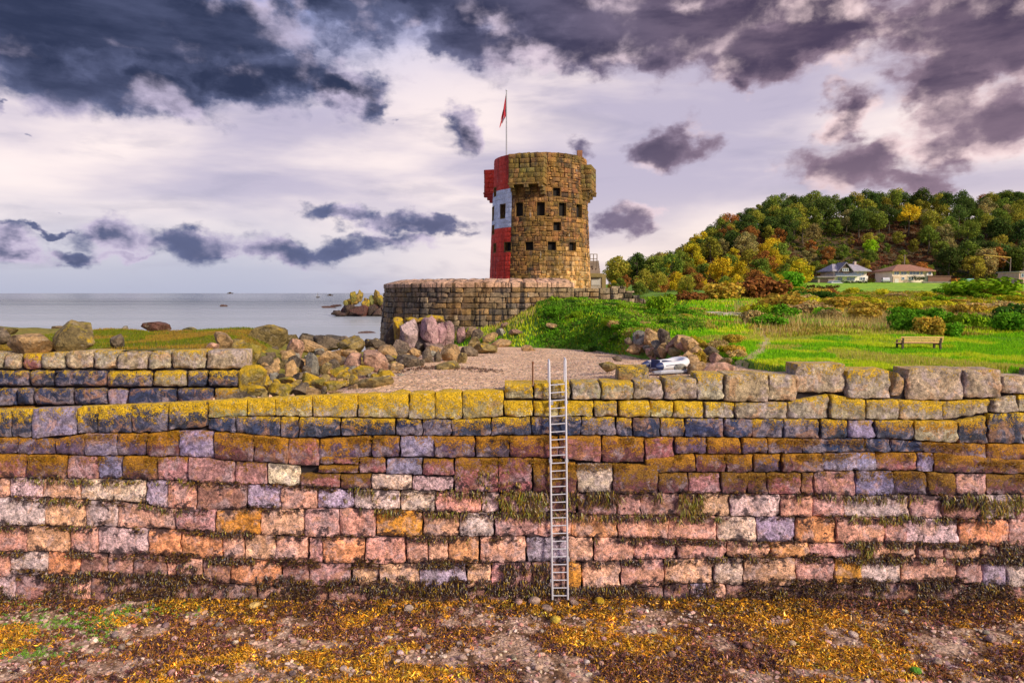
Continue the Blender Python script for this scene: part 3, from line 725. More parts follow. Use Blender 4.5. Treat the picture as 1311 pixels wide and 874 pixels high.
RUB = '''180 195 260 150 n|60 290 170 150 y|75 405 170 150 y|230 345 70 80 o|165 310 90 60 d|200 380 70 80 o|290 285 90 60 o|310 355 60 85 o|355 335 110 90 d|340 250 90 110 p|445 328 75 130 g|435 238 140 70 o|530 300 130 90 o|595 268 110 55 o|510 350 55 65 n|590 370 85 48 y|665 315 105 95 p|660 270 90 60 o|790 315 145 105 p|715 365 135 55 y|660 222 160 95 n|520 205 190 75 d|400 200 100 85 d|320 195 95 65 n|620 187 55 35 d|790 222 95 70 d|770 268 80 45 p|850 258 115 75 o|900 348 95 55 o|850 392 82 58 y|785 400 45 38 y|820 368 55 42 n|885 408 60 32 y|935 402 60 42 g|980 322 145 85 d|1000 272 72 62 o|950 265 62 42 d|1080 288 65 95 d|1110 250 95 62 o|1210 270 115 115 o|1275 302 55 72 n|1135 292 42 72 d|1170 352 175 62 n|1020 387 82 36 o|770 442 225 72 n|670 412 52 52 y|620 432 52 36 y|560 452 112 66 y|600 404 62 32 y|515 397 62 42 n|480 432 92 52 y|430 412 112 52 y|300 417 102 44 y|360 397 62 42 d|175 418 72 62 y|240 437 42 42 y|260 478 145 85 y|370 474 82 84 d|450 492 112 56 o|110 472 122 62 y|60 505 112 52 d|170 505 52 52 n|500 474 42 52 d|720 490 102 36 y|600 492 145 28 o|870 300 60 40 d|560 330 60 50 d|260 400 50 40 d|400 360 50 60 d|700 450 60 40 n|940 300 60 50 d|1040 330 50 50 d|640 350 60 30 d|480 270 60 50 d'''
def rub_y(pyb): return max(22.2, min(47.0, 2760.0/max(30.0, pyb - 375)))
for tok in RUB.split('|'):
    x, y, w_, h_, c = tok.split(); x, y, w_, h_ = [float(v)/4.37 for v in (x, y, w_, h_)]
    px, py = 300 + x, 390 + y; Y = rub_y(py + h_*.36); col, nm = RC[c]
    size = 'small' if w_*Y/F < .55 else 'big' if w_*Y/F > 1.15 else 'middling'
    sh = 'flat ' if w_/h_ > 1.85 else 'upright ' if w_/h_ < .95 else 'oblong ' if w_/h_ > 1.4 else ''
    boulder('boulder', f'{size} {sh}{nm} in the rubble heap beside the gravel beach', px, py + 1.0, w_*1.14, h_*1.12, Y, col, 'boulders of the rubble heap')
rd = random.Random(3)
for k in range(80):      # smaller stones wedged under and between the big ones
    py = rd.uniform(446, 500); px = rd.uniform(335, 560 - max(0, py - 462)*2.3); Y = rub_y(py + 2); s = rd.uniform(7, 15)
    c = rd.choice('oodnyyg'); col, nm = RC[c]
    boulder('boulder', f'small {nm} in the rubble heap beside the gravel beach', px, py + 2, s*1.3, s, Y + .15, col, 'boulders of the rubble heap')
# bed under the heap
def bed(x, y): return 5.62 - .03*(y - 22) + .35*(fbm(x*.9, y*.9, 61, 4) - .5) - .35*np.maximum(0, x + 4.8) - .25*np.maximum(0, -16 - x)
structure(grid_sheet('rubble_bed', bed, np.arange(-30, -3.5, .3), np.arange(27.6, 52, .3), 'rubble_bed'))
# boulders by the dinghy
RGT = '190 265 200 140 g|300 255 160 160 o|420 260 120 150 d|580 285 265 175 o|560 402 180 85 n|760 330 62 75 p|190 362 135 85 n|310 362 115 115 o|400 425 185 95 d|760 432 205 155 o|690 530 205 150 o|1000 562 390 135 p|100 382 62 65 n|130 245 42 62 d|40 292 80 60 d'
RGL = {'o': 'orange brown boulder', 'g': 'grey boulder', 'd': 'dark boulder', 'n': 'olive boulder', 'p': 'pinkish boulder'}
for tok in RGT.split('|'):
    x, y, w_, h_, c = tok.split(); x, y, w_, h_ = [float(v)/8.19 for v in (x, y, w_, h_)]
    px, py = 800 + x, 400 + y; Y = ground_depth(px, py + h_*.40, 21.8, 34) + h_*.2*.03; col, nm = RC[c]
    sz = 'big ' if w_ > 22 else ''
    boulder('boulder', f'{sz}{RGL[c]} in the pile at the meadow edge behind the dinghy', px, py + 1.5, w_*1.12, h_*1.15 + 2, Y, col, 'boulders piled behind the dinghy')
for k in range(26):
    py = rd.uniform(438, 474); px = rd.uniform(812, 905 + (py - 438)*1.2); s_ = rd.uniform(9, 20); c = rd.choice('oodngp'); Yg = ground_depth(px, py + s_*.3, 21.8, 34)
    boulder('boulder', f'small {RGL[c]} in the pile at the meadow edge behind the dinghy', px, py, s_*1.35, s_, Yg, RC[c][0], 'boulders piled behind the dinghy')
# pale and pink bedrock below the battery
crag = thing('rock_outcrop', 'upright pink and white bedrock outcrop with orange lichen below the round battery', 'outcrop', at(545, 450, 50))
def crag_piece(px, py, wp, hp, Y, col, seed, tz=0.0):
    me = ROCKS[seed % 14] if seed < 40 else CRAG[seed % 4]
    o = obj('rock', me, crag); k = Y/F; o.location = at(px, py, Y) - crag.location; o.scale = (wp*k, wp*k*.9, hp*k)
    o.rotation_euler = (0, tz, seed*.7); o.color = col
CRAG = ROCKS
PK, OR, DK = (.42, .25, .25, .16), (.46, .30, .10, .78), (.10, .08, .07, .25)
for a_ in [(526,428,30,54,50.2,(.52,.38,.37,.22),2,.05),(519,432,24,46,50.8,(.44,.30,.28,.35),0,.1),(536,431,22,44,50.6,(.42,.27,.27,.18),4,.02),(553,428,34,50,50.0,(.43,.26,.27,.14),7,.06),(564,429,26,48,50.3,(.38,.22,.24,.16),11,.1),(546,432,20,42,50.7,(.36,.22,.22,.2),13,.0),(573,430,18,44,50.6,(.42,.26,.26,.18),8,.12),(540,440,30,26,50.3,DK,1,0),(558,446,40,22,50.0,(.22,.15,.13,.2),3,0),(518,446,30,24,50.0,(.22,.16,.12,.3),9,0)]: crag_piece(*a_)
for a_ in [(513,424,24,44,51.0,OR,3,.1),(541,412,30,14,51.2,OR,5,0),(502,430,24,36,52,DK,6,0),(560,408,34,10,50.8,OR,9,0),(528,409,30,10,50.8,OR,10,.2),(590,430,16,30,50.8,PK,44,.05),(603,428,22,30,51.5,(.3,.2,.12,.3),11,0)]: crag_piece(*a_)
for (px, py, w_, h_, Y, c) in [(612,427,24,20,49,'d'),(628,432,26,14,47,'o'),(640,440,30,12,46,'o'),(660,426,20,9,46.5,'p'),(675,445,24,12,43,'o'),(620,447,34,16,44.5,'n'),(600,452,26,18,44,'d'),(645,417,14,8,48,'p'),(618,460,16,9,42,'d'),(590,462,28,14,41,'o'),(710,418,22,8,45,'o'),(640,425,16,16,47.6,'g'),(606,441,20,22,46,'n')]:
    boulder('boulder', f'{RGL[c]} half sunk in the grass below the round battery', px, py, w_, h_, ground_depth(px, py + h_*.3, 36, 54, Y), RC[c][0], 'boulders at the foot of the mound')
for (px, py, w_, h_, Y) in [(1195,480,0,0,0)][:0]: pass
# ------------------------------------------------------------------ second wall with its grassy bank
M2Y = 27.0
def M_w2(s, t, out): return (s, M2Y + .05*(t - 4) - out, t)
def px2(px, py): q = at(px, py, M2Y + .1); return q.x, q.z
jetty = thing('jetty_wall', 'stub of a dark stone quay wall in front of the grassy bank', 'wall', (-14, M2Y, 3.8)); jetty['kind'] = 'thing'
W2 = [([-60,-30,4,27,53,82,118,151,190,218,262,313], [450,450,451,452,451,449,447,449,449,447,447,447], 473, 'T T t R T t T t T T t'.split()),
      ([-60,-20,38,69,137,195,240,266,305,333], [473]*10, 495.5, 's S s S s y s s y'.split()),
      ([-60,-25,0,25,45,94,138,165,227,274,318], [495.5]*11, 519, 'S S S S S S V S S y'.split()),
      ([-60,-10,45,100,150,205,260,300,322], [519]*9, 542, 'B B S S S S S s'.split())]
for r_, (xs, ys, yb, cc) in enumerate(W2):
    rw = random.Random(60 + r_); more = []; x_ = xs[0]
    while x_ > -420: x_ -= rw.uniform(36, 62); more.insert(0, x_)
    ys = [ys[0]]*len(more) + ys; cc = [rw.choice(cc[:5]) for _ in more] + cc; xs = more + xs
    for k, (xa, xb) in enumerate(zip(xs[:-1], xs[1:])):
        base, li = CODE[cc[k]]; rd = random.Random(r_*50 + k)
        V, Fq, tv = block([px2(xa, yb), px2(xb, yb), px2(xb, ys[k+1]), px2(xa, ys[k])], M_w2, 6, 5, gap=.04, depth=.9, bulge=.10, rough=.07, seed=3000 + r_*50 + k, push=rd.uniform(-.04, .1), rnd=.07)
        tn = rd.uniform(.85, 1.15); stone_obj('stone', V, Fq, tv, jetty, (base[0]*tn, base[1]*tn, base[2]*tn, max(0, li + rd.uniform(-.2, .1))))
MB().box((-32.5, M2Y + .25, 3.6), (-11.0, M2Y + 1.4, 6.55)).build('wall_core', 'core', jetty, loc=-jetty.location)
def bank(x, y):
    z = 6.82 + .16*(fbm(x*.5, y*.5, 71, 4) - .5)*2 + .10*np.sin(x*.35) + .012*(y - 28)
    z = z - 1.4*sstep(x, -12.5 - (y - 28)*.30, -9.6 - (y - 28)*.18) - .35*np.maximum(0, y - 42.5 - .6*np.sin(x*.7))
    return z
structure(grid_sheet('grass_bank', bank, np.arange(-48, -7.5, .3), np.concatenate([np.arange(27.5, 48, .3), np.arange(48, 62, 2)]), 'bank_turf'))
TB = [(38,440,64,30,27.7,'o','long brown boulder lying on the end of the quay wall'),(95,433,54,44,27.9,'n','tall square lichened boulder standing on the quay wall'),(3,432,22,24,28.2,'d','dark boulder at the edge of the grassy bank above the quay wall'),
      (150,438,22,24,28.6,'d','small dark boulder sunk in the grassy bank by the quay wall'),(12,424,24,10,30,'n','low mossy boulder in the grassy bank'),
      (287,437,26,22,29.2,'o','rough brown boulder where the grassy bank meets the rubble'),(272,445,18,14,28.2,'p','pinkish boulder on the last stones of the quay wall'),(305,441,36,24,30,'n','olive boulder between the grassy bank and the rubble heap')]
for (px, py, w_, h_, Y, c, lab) in TB: boulder('boulder', lab, px, py, w_, h_, Y, RC[c][0], 'boulders on the grassy bank')
for (px, py, w_, h_, Y, col, lab) in [(200,418,42,14,44.5,(.16,.07,.05,.1),'reddish flat rock behind the crest of the grassy bank'),(160,421,10,9,43.5,(.25,.22,.18,.2),'small grey rock on the crest of the grassy bank'),
      (245,422,20,8,43.5,(.22,.2,.1,.5),'mossy rounded rock on the crest of the grassy bank'),(72,420,16,7,43.5,(.2,.14,.08,.3),'little brown rock on the crest of the grassy bank'),(272,424,24,5,45,(.08,.07,.06,.1),'low dark reef rock beyond the grassy bank')]:
    boulder('rock', lab, px, py, w_, h_, Y, col, 'rocks along the crest of the bank', cat='rock')
# long blocks closing the rubble heap towards the sea
for k, (px, py, w_, h_) in enumerate([(370,438,30,20),(395,438,28,22),(425,438,44,20),(452,441,36,20),(478,442,26,16),(345,438,30,16)]):
    boulder('quay_block', 'long dark quay block at the seaward edge of the rubble heap', px, py, w_, h_, 46.5, (.11,.09,.065,.35), 'quay blocks along the sea', cat='block', meshes=SLABS, tilt=.08)

# ------------------------------------------------------------------ islet and rocks out at sea
islet = thing('islet', 'dark red rocky islet with two yellow green domes out at sea', 'islet', at(460, 404, 308))
def isl(name, px, py, wp, hp, Y, col, me, dep=1.0):
    o = obj(name, me, islet); k = Y/F; o.location = at(px, py, Y) - islet.location; o.scale = (wp*k, wp*k*dep, hp*k); o.color = col; o.rotation_euler = (0, 0, px)
ri = random.Random(4)
for k in range(26):
    px = 430 + k*3.2; isl('base_rock', px, 399.5 + ri.uniform(-3, 3) - (0 if px > 440 else -3), ri.uniform(14, 24), ri.uniform(13, 21)*(1 if px > 440 else .5), 300 + ri.uniform(-3, 10), (.085*ri.uniform(.6, 1.4), .034, .026, .0), (SLABS + ROCKS)[k % 19], .7)
for k in range(14):
    px, py, s_ = [(455, 381, 1.0), (483, 381, .95), (469, 388, .7), (447, 386, .6)][k % 4]; isl('dome', px + ri.uniform(-6, 6)*s_, py + ri.uniform(-3, 5), 13*s_*ri.uniform(.8, 1.3), 15*s_*ri.uniform(.8, 1.2), 308 + ri.uniform(-3, 3), (.27*ri.uniform(.7, 1.2), .20, .05, ri.uniform(.4, .8)), ROCKS[k % 14], .8)
for (px, py, w_, h_, Y, lab) in [(422,393.5,20,4,470,'low flat reef rock beside the islet'),(288,391.5,12,3,520,'tiny dark reef rock alone on the open sea'),(472,427,26,7,175,'reddish reef rock near the foot of the round battery'),(430,391,14,3,500,'thin reef rock between the yacht and the islet'),(160,421,1,1,200,'x')][:4]:
    boulder('reef_rock', lab, px, py, w_, h_, Y, (.08,.035,.03,.0), None, cat='rock', depth=.5, tilt=.05)
b = at(407, 381.2, 1500); yb = thing('yacht', 'tiny dark sailing boat far out on the sea', 'boat', (b.x, 1500, -1.0))
hull = MB(); hull.hexa([(-3.4,-1,0),(2.6,-1,0),(2.6,1,0),(-3.4,1,0),(-4.2,-1.5,1.8),(5.4,-.2,2.2),(5.4,.2,2.2),(-4.2,1.5,1.8)]); hull.build('hull', 'dark_timber', yb)
MB().tube([(0.4,0,1.8),(.4,0,13)], .16, 6).build('mast', 'dark_timber', yb); MB().prism([(.2,2.6),(-3.6,2.6),(.2,10.5)], -.08, .08).build('sail', 'grey_board', yb)
for (px, py, lab) in [(423,379,'small motor boat right of the yacht near the horizon'),(295,375.6,'ship silhouette on the sea horizon')]:
    Y = 2600 if py > 377 else 9000; k = Y/F; b = at(px, py, Y); mo = thing('motor_boat' if py > 377 else 'ship', lab, 'boat', (b.x, Y, -1.0)); L = 8*k/2
    MB().hexa([(-L,-L*.2,0),(L*.7,-L*.2,0),(L*.7,L*.2,0),(-L,L*.2,0),(-L,-L*.25,k*1.0),(L,-L*.05,k*1.1),(L,L*.05,k*1.1),(-L,L*.25,k*1.0)]).build('hull', 'dark_timber', mo)
    MB().box((-L*.5,-L*.15,k),(L*.2,L*.15,k*2.0)).build('cabin', 'dark_timber', mo)

# ------------------------------------------------------------------ tower
TY = 68.0; tc_ = at(691, 365, TY); TX = tc_.x; TZ0 = 8.6
TOP = at(691, 196, TY - 4.6).z; RB, RT = 5.02, 4.50
def Rt(z): return RB + (RT - RB)*(z - 9.6)/(TOP - 9.6)
def M_tow(s, t, out):        # s = azimuth, 0 faces the camera, + to the right
    r = Rt(t) + out; return (TX + r*math.sin(s), TY - r*math.cos(s), t)
tower = thing('round_tower', 'round stone tower with a red and white painted side and box machicolations', 'tower', (TX, TY, TZ0)); TL = tuple(tower.location)
CH = .45
def zc(n): return TZ0 + n*CH
def win_az(px): return math.asin(max(-.999, min(.999, (px - 691)/((Rt(15) - .0)*F/(TY - 2.5)))))
WINDOWS = []   # az, n0, n1, half width (m)
def addwin(cx, cy, wc, hc):   # crop coordinates of the enlarged tower view
    px, py = 590 + cx/2.73, 100 + cy/2.73; a = win_az(px); Yc = TY - Rt(15)*math.cos(a)
    zz = at(px, py, Yc).z; hh = hc/2.73*Yc/F; n = max(2, round(hh/CH)); n0 = round((zz - TZ0)/CH - n/2)
    WINDOWS.append((a, n0, n0 + n, wc/2.73*(TY - 4)/F/2/max(.55, math.cos(a))))
for w_ in [(327,392,30,34),(198,463,30,46),(272,459,31,44),(347,463,30,46),(408,468,25,46),(141,467,18,42),(327,526,31,38),(117,593,13,30),(162,590,25,32),(233,588,32,30),(309,588,33,30),(380,591,28,30)]: addwin(*w_)
WINDOWS.append((R(-78), WINDOWS[1][1], WINDOWS[1][2], .45)); WINDOWS.append((R(-72), WINDOWS[1][1] + 5, WINDOWS[1][1] + 7, .42)); WINDOWS.append((R(-74), WINDOWS[6][1], WINDOWS[6][2], .42))
NC = int(round((TOP - TZ0)/CH)); PAINT = R(-36.5)
zW0, zW1 = at(640, 289, TY - 3).z, at(640, 240, TY - 3).z; nW0, nW1 = round((zW0 - TZ0)/CH), round((zW1 - TZ0)/CH)
js = {'masonry': Join(), 'red_low': Join(), 'white': Join(), 'red_high': Join()}
rd = random.Random(21)
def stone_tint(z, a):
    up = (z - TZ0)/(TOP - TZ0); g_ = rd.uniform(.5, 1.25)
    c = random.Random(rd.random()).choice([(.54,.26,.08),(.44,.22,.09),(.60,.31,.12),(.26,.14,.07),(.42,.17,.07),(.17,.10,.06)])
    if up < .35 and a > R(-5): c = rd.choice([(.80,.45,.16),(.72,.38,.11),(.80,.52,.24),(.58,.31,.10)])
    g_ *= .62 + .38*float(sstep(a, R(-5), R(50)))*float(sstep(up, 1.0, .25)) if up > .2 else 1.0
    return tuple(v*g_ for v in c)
for n in range(NC):
    z0, z1 = zc(n), zc(n + 1); r_ = Rt((z0 + z1)/2)
    cuts = sorted([(a - hw/r_, a + hw/r_) for a, n0, n1, hw in WINDOWS if n0 <= n < n1])
    segs = []; cur = R(-150)
    for c0, c1 in cuts:
        if c0 > cur: segs.append((cur, c0))
        cur = max(cur, c1)
    segs.append((cur, R(150)))
    fin = []
    for s0, s1 in segs:
        if s0 < PAINT < s1: fin += [(s0, PAINT, 1), (PAINT, s1, 0)]
        else: fin.append((s0, s1, 1 if s1 <= PAINT + 1e-6 else 0))
    for s0, s1, pt in fin:
        s = s0
        while s < s1 - 1e-4:
            e = s + rd.choice((rd.uniform(.28, .5), rd.uniform(.45, .85)))/r_
            if s1 - e < .3/r_: e = s1
            z0j, z1j = z0, z1
            key = 'masonry' if not pt else ('red_low' if n < nW0 else 'white' if n < nW1 else 'red_high')
            parts_ = [(s, e, z0j, z1j)]
            if not pt and rd.random() < .34: f_ = rd.uniform(.35, .65); parts_ = [(s, e, z0j, z0j + (z1j - z0j)*f_), (s, e, z0j + (z1j - z0j)*f_, z1j)]
            elif not pt and rd.random() < .2: f_ = rd.uniform(.3, .5); sm = s + (e - s)*f_; zm_ = z0j + (z1j - z0j)*rd.uniform(.4, .6); parts_ = [(s, sm, z0j, zm_), (s, sm, zm_, z1j), (sm, e, z0j, z1j)]
            for (sa, sb, za_, zb_) in parts_:
                jz = lambda: rd.uniform(-.03, .03) if not pt else 0.0
                V, Fq, tv = block([(sa, za_ + jz()), (sb, za_ + jz()), (sb, zb_ + jz()), (sa, zb_ + jz())], M_tow, 1, 1, gap=.010 if not pt else .005, depth=.5, bulge=.012 if not pt else .006, rough=.035 if not pt else .012, jag=1.6,
                              seed=rd.randrange(99999), scale_s=r_, edge=.84, push=rd.uniform(-.03, .04) if not pt else 0.0, rnd=.02 if not pt else .008)
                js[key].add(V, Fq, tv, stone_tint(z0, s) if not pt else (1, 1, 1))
            s = e
js['masonry'].build('masonry', 'tower_masonry', tower, kind='stuff', loc=TL)
js['red_low'].build('painted_band', 'painted_masonry', tower, (.80, .055, .022, 1), loc=TL)['label'] = 'red painted lower band'
js['white'].build('painted_band', 'painted_masonry', tower, (.66, .73, .86, 1), loc=TL)['label'] = 'white painted middle band'
js['red_high'].build('painted_band', 'painted_masonry', tower, (.62, .045, .022, 1), loc=TL)['label'] = 'red painted upper band'
def ring_prism(r0f, z0, z1, seg=48):
    v = []; f = []
    for k in range(seg):
        a = 2*math.pi*k/seg
        for z in (z0, z1): v.append((TX + r0f(z)*math.sin(a), TY - r0f(z)*math.cos(a), z))
    for k in range(seg):
        a, b = 2*k, 2*((k + 1) % seg); f.append((a, b, b + 1, a + 1))
    f.append(tuple(2*k + 1 for k in range(seg))); return v, f
mb = MB(); mb.v, mb.f = ring_prism(lambda z: Rt(z) - .48, TZ0, TOP - 1.0); mb.v = [tuple(np.array(v) - np.array(TL)) for v in mb.v]; mb.build('light_block_core', 'void', tower)  # black inner cylinder, added to block light behind the window openings
# window reveals
for a, n0, n1, hw in WINDOWS:
    z0, z1 = zc(n0), zc(n1); zm = (z0 + z1)/2; r_ = Rt(zm); c = Vector((TX + r_*math.sin(a), TY - r_*math.cos(a), zm))
    o = bpy.data.objects.new('window', None)
    mb = MB(); h2 = (z1 - z0)/2; T_ = .05
    # local frame: x across, y inward
    mb.box((-hw - .02, .0, -h2 - .05), (-hw + T_, .50, h2)); mb.box((hw - T_, .0, -h2 - .05), (hw + .02, .50, h2)); mb.box((-hw + T_ + .002, .03, h2 - T_), (hw - T_ - .002, .50, h2)); mb.box((-hw + T_ + .002, -.04, -h2 - .05), (hw - T_ - .002, .50, -h2 + T_))
    wo = mb.build('window', 'tower_masonry', tower, (.55, .42, .25, 1)); me = wo.data
    at_ = me.attributes.new('col', 'FLOAT_COLOR', 'POINT'); at_.data.foreach_set('color', [.40, .28, .15, 1.0]*len(me.vertices))
    wo.location = c - tower.location; wo.rotation_euler = (0, 0, a)
    MB().box((-hw + T_, .42, -h2 + T_), (hw - T_, .47, h2 - T_)).build('opening', 'void', wo)
# parapet walk and coping
v, f = ring_prism(lambda z: Rt(z) - .35, TOP - 1.4, TOP - 1.35); mb = MB(); mb.v = [tuple(np.array(q) - np.array(TL)) for q in v]; mb.f = f; mb.build('roof_deck', 'concrete', tower)
# box machicolations
def machic(a, wid, zb, ztop, proj, painted=False):
    o = bpy.data.objects.new('machicolation', None); jn = Join(); hw = wid/2; r0 = Rt((zb + ztop)/2)
    ux, uy = math.cos(a), math.sin(a); nx, ny = math.sin(a), -math.cos(a)
    def L(s, d, z): return (TX + ux*s + nx*d, TY + uy*s + ny*d, z)
    dF = r0 + proj
    faces = [(lambda s, t, o_: L(s, dF + o_, t), -hw, hw), (lambda s, t, o_: L(-hw - o_, dF - s, t), 0.0, proj + .9), (lambda s, t, o_: L(hw + o_, dF - .9 - proj + s, t), 0.0, proj + .9), ]
    nn = int(round((ztop - zb)/.42)); hh = (ztop - zb)/nn
    for fi, (M_, s0, s1) in enumerate(faces):
        for n in range(nn):
            s = s0; za, z2 = zb + n*hh, zb + (n + 1)*hh
            slits = [(-.72, -.60), (.30, .42)] if fi == 0 and 3 <= n <= 4 else []
            cuts = []
            cur = s0
            for q0, q1 in slits: cuts.append((cur, q0)); cur = q1
            cuts.append((cur, s1))
            for c0, c1 in cuts:
                s = c0
                while s < c1 - 1e-4:
                    e = s + rd.uniform(.4, .8)
                    if c1 - e < .28: e = c1
                    jn.add(*block([(s, za), (e, za), (e, z2), (s, z2)], M_, 1, 1, gap=.007, depth=.22, bulge=.010, rough=.02, seed=rd.randrange(99999), edge=.84, push=rd.uniform(-.02, .03)), tuple(v*rd.uniform(.8, 1.1) for v in (.25, .165, .05)) if not painted else (1, 1, 1)); s = e
    zk = zb; mo = jn.build('machicolation', 'painted_masonry' if painted else 'tower_masonry', tower, (.66, .05, .025, 1) if painted else (1, 1, 1, 1), loc=TL)
    def hx(s0, s1, d0, d1, z0, z1): return [tuple(Vector(L(s, d, z)) - tower.location) for z in (z0, z1) for s, d in ((s0, d0), (s1, d0), (s1, d1), (s0, d1))]
    mb = MB(); mb.hexa(hx(-hw + .19, hw - .19, dF - .6, dF - .19, zb + .02, ztop - .06)); mb.hexa(hx(-hw + .19, -hw + .4, r0 - .9, dF - .605, zb + .02, ztop - .06)); mb.hexa(hx(hw - .4, hw - .19, r0 - .9, dF - .605, zb + .02, ztop - .06))
    mb.build('box_core', 'void' if not painted else 'core', mo)
    lb = MB(); lb.hexa(hx(-hw - .06, hw + .06, r0 - .4, dF + .07, zb - .16, zb - .004)); lo_ = lb.build('ledge', 'painted_masonry' if painted else 'tower_masonry', mo, (.5, .04, .02, 1) if painted else (.9, .8, .6, 1), bevel=.03)
    la = lo_.data.attributes.new('col', 'FLOAT_COLOR', 'POINT'); la.data.foreach_set('color', ([1, 1, 1, 1.0] if painted else [.26, .18, .08, 1.0])*len(lo_.data.vertices)); zb = zb - .17
    n_c = 3
    for k in range(n_c):
        s = -hw + .28 + (wid - .56)*k/(n_c - 1); cb = MB()
        for i_, (dz, pr) in enumerate(((0.0, proj + .06), (.28, proj*.62), (.56, proj*.28))):
            cb.hexa(hx(s - .2, s + .2, r0 - .3, r0 + pr, zb - dz - .28, zb - dz - (.004 if i_ else .0)))
        co = cb.build('corbel', 'painted_masonry' if painted else 'tower_masonry', mo, (.45, .03, .02, 1) if painted else (.9, .8, .6, 1), bevel=.03)
        ca = co.data.attributes.new('col', 'FLOAT_COLOR', 'POINT'); ca.data.foreach_set('color', ([1, 1, 1, 1.0] if painted else [.22, .16, .08, 1.0])*len(co.data.vertices))
zb = at(674, 233, TY - 5.5).z; zt = at(674, 195.5, TY - 5.5).z
machic(R(-15.5), 3.3, zb, zt, 1.0); zb2 = zb - .15; machic(R(74.5), 3.0, zb2, zt - .55, .72); machic(R(-105.5), 3.0, zb2, zt - .55, .72, True)
cb = at(742, 200, TY - 1); MB().box((cb.x - .25, cb.y - .25, TOP - 1.2), (cb.x + .25, cb.y + .25, at(742, 193, TY - 1).z)).build('chimney', 'roof_tile', tower, (.30, .13, .06, 1), loc=-tower.location, bevel=.03)
# flagpole on the roof
fp = at(648.5, 198, TY - 2.0); pole = thing('flagpole', 'white flagpole with a drooping red flag on the tower roof', 'flagpole', (fp.x, fp.y, TOP - 1.35))
ztop = at(648.5, 116, TY - 2).z; MB().tube([(0, 0, 0), (0, 0, ztop - TOP + 1.35)], [.075, .05], 8).build('pole', 'grey_board', pole, smooth=True)
MB().box((-.25, -.25, 0), (.25, .25, .3)).build('foot', 'concrete', pole, bevel=.03); MB().tube([(0,0,ztop-TOP+1.35),(0,0,ztop-TOP+1.5)], [.1,.03], 8).build('finial', 'aluminium', pole, smooth=True)
fv = []; ff = []; fc = []; NI, NJ = 14, 22
for i in range(NI + 1):
    for j in range(NJ + 1):
        u, v_ = i/NI, j/NJ
        x = -.06 - .62*u*(.35 + .65*v_**.8) ; y = .20*math.sin(u*9 + v_*2.5)*u; z = ztop - TOP + 1.30 - .25 - 2.1*v_ - 1.35*u*(1 - .15*v_)
        fv.append((x, y, z))
        e1 = abs(u - v_) < .16 or abs(u - 1 + v_) < .16
        fc.append((.42, .012, .03) if v_ < .62 or e1 else (.55, .50, .55) if u > .35 else (.10, .01, .03))
for i in range(NI):
    for j in range(NJ): a = i*(NJ + 1) + j; ff.append((a, a + 1, a + NJ + 2, a + NJ + 1))
mat_vcol('flag_cloth', .8, 6.0, .2, .1); obj('flag', np_mesh('flag', np.array(fv), np.array(ff), 'flag_cloth', cols=np.array(fc), smooth=True), pole)

# ------------------------------------------------------------------ round battery in front of the tower
BX, BY, BR = at(662, 365, 66).x, 66.0, 12.55
BZ1 = at(660, 367, BY - BR).z; BZ0 = 4.4
def Rbt(z): return BR + .10*(BZ1 - z)
def M_bat(s, t, out): r = Rbt(t) + out; return (BX + r*math.sin(s), BY - r*math.cos(s), t)
bat = thing('round_battery', 'low round gun battery wall of streaked stone around the tower foot', 'wall', (BX, BY, BZ0)); bat['kind'] = 'thing'; BL = tuple(bat.location)
A0, A1 = R(-108), math.asin((at(735, 366, BY - BR + 1).x - BX)/BR)
CRS = [0, .55, 1.05, 1.5, 2.0, 2.4, 2.8, 3.25, 3.65, 4.05, 4.4, 4.8]
CRS = [c*(BZ1 - BZ0)/CRS[-1] for c in CRS]
for n in range(len(CRS) - 1):
    z0, z1 = BZ0 + CRS[n], BZ0 + CRS[n+1]; s = A0
    while s < A1 - 1e-4:
        e = s + rd.uniform(.75, 1.55)/BR
        if A1 - e < .5/BR: e = A1
        V, Fq, tv = block([(s, z0), (e, z0), (e, z1), (s, z1)], M_bat, 2, 2, gap=.018, depth=.5, bulge=.02, rough=.05, seed=rd.randrange(99999), scale_s=BR, edge=.9, push=rd.uniform(-.04, .05), rnd=.035, jag=1.5)
        V = np.array(V); c = V.mean(0); g_ = rd.uniform(.5, 1.05); col = rd.choice([(.36,.25,.14),(.42,.31,.19),(.28,.20,.14),(.46,.28,.12),(.20,.16,.12)]); me = np_mesh('stone', V - c, np.array(Fq), 'battery_masonry', cols=np.tile(np.array(col)*g_, (len(V), 1)), smooth=True, sharp=50)
        o = obj('stone', me, bat); o.location = Vector(c) - bat.location; s = e
s = A0; k = 0
while s < A1 - 1e-4:        # sloped coping blocks
    e = min(A1, s + rd.uniform(1.0, 1.5)/BR)
    if A1 - e < .5/BR: e = A1
    def M_cop(s_, t_, out): r = BR + .10 - t_ ; return (BX + r*math.sin(s_), BY - r*math.cos(s_), BZ1 + .30 + t_*.24 + out)
    V, Fq, tv = block([(s, -.02), (e, -.02), (e, 1.7), (s, 1.7)], M_cop, 2, 2, gap=.02, depth=.34, bulge=.02, rough=.03, seed=rd.randrange(99999), scale_s=BR, edge=.92, rnd=.04)
    V = np.array(V); c = V.mean(0); g_ = rd.uniform(.85, 1.15); me = np_mesh('coping_stone', V - c, np.array(Fq), 'battery_masonry', cols=np.tile(np.array((.60, .37, .25))*g_, (len(V), 1)), smooth=True, sharp=50)
    o = obj('coping_stone', me, bat); o.location = Vector(c) - bat.location; s = e
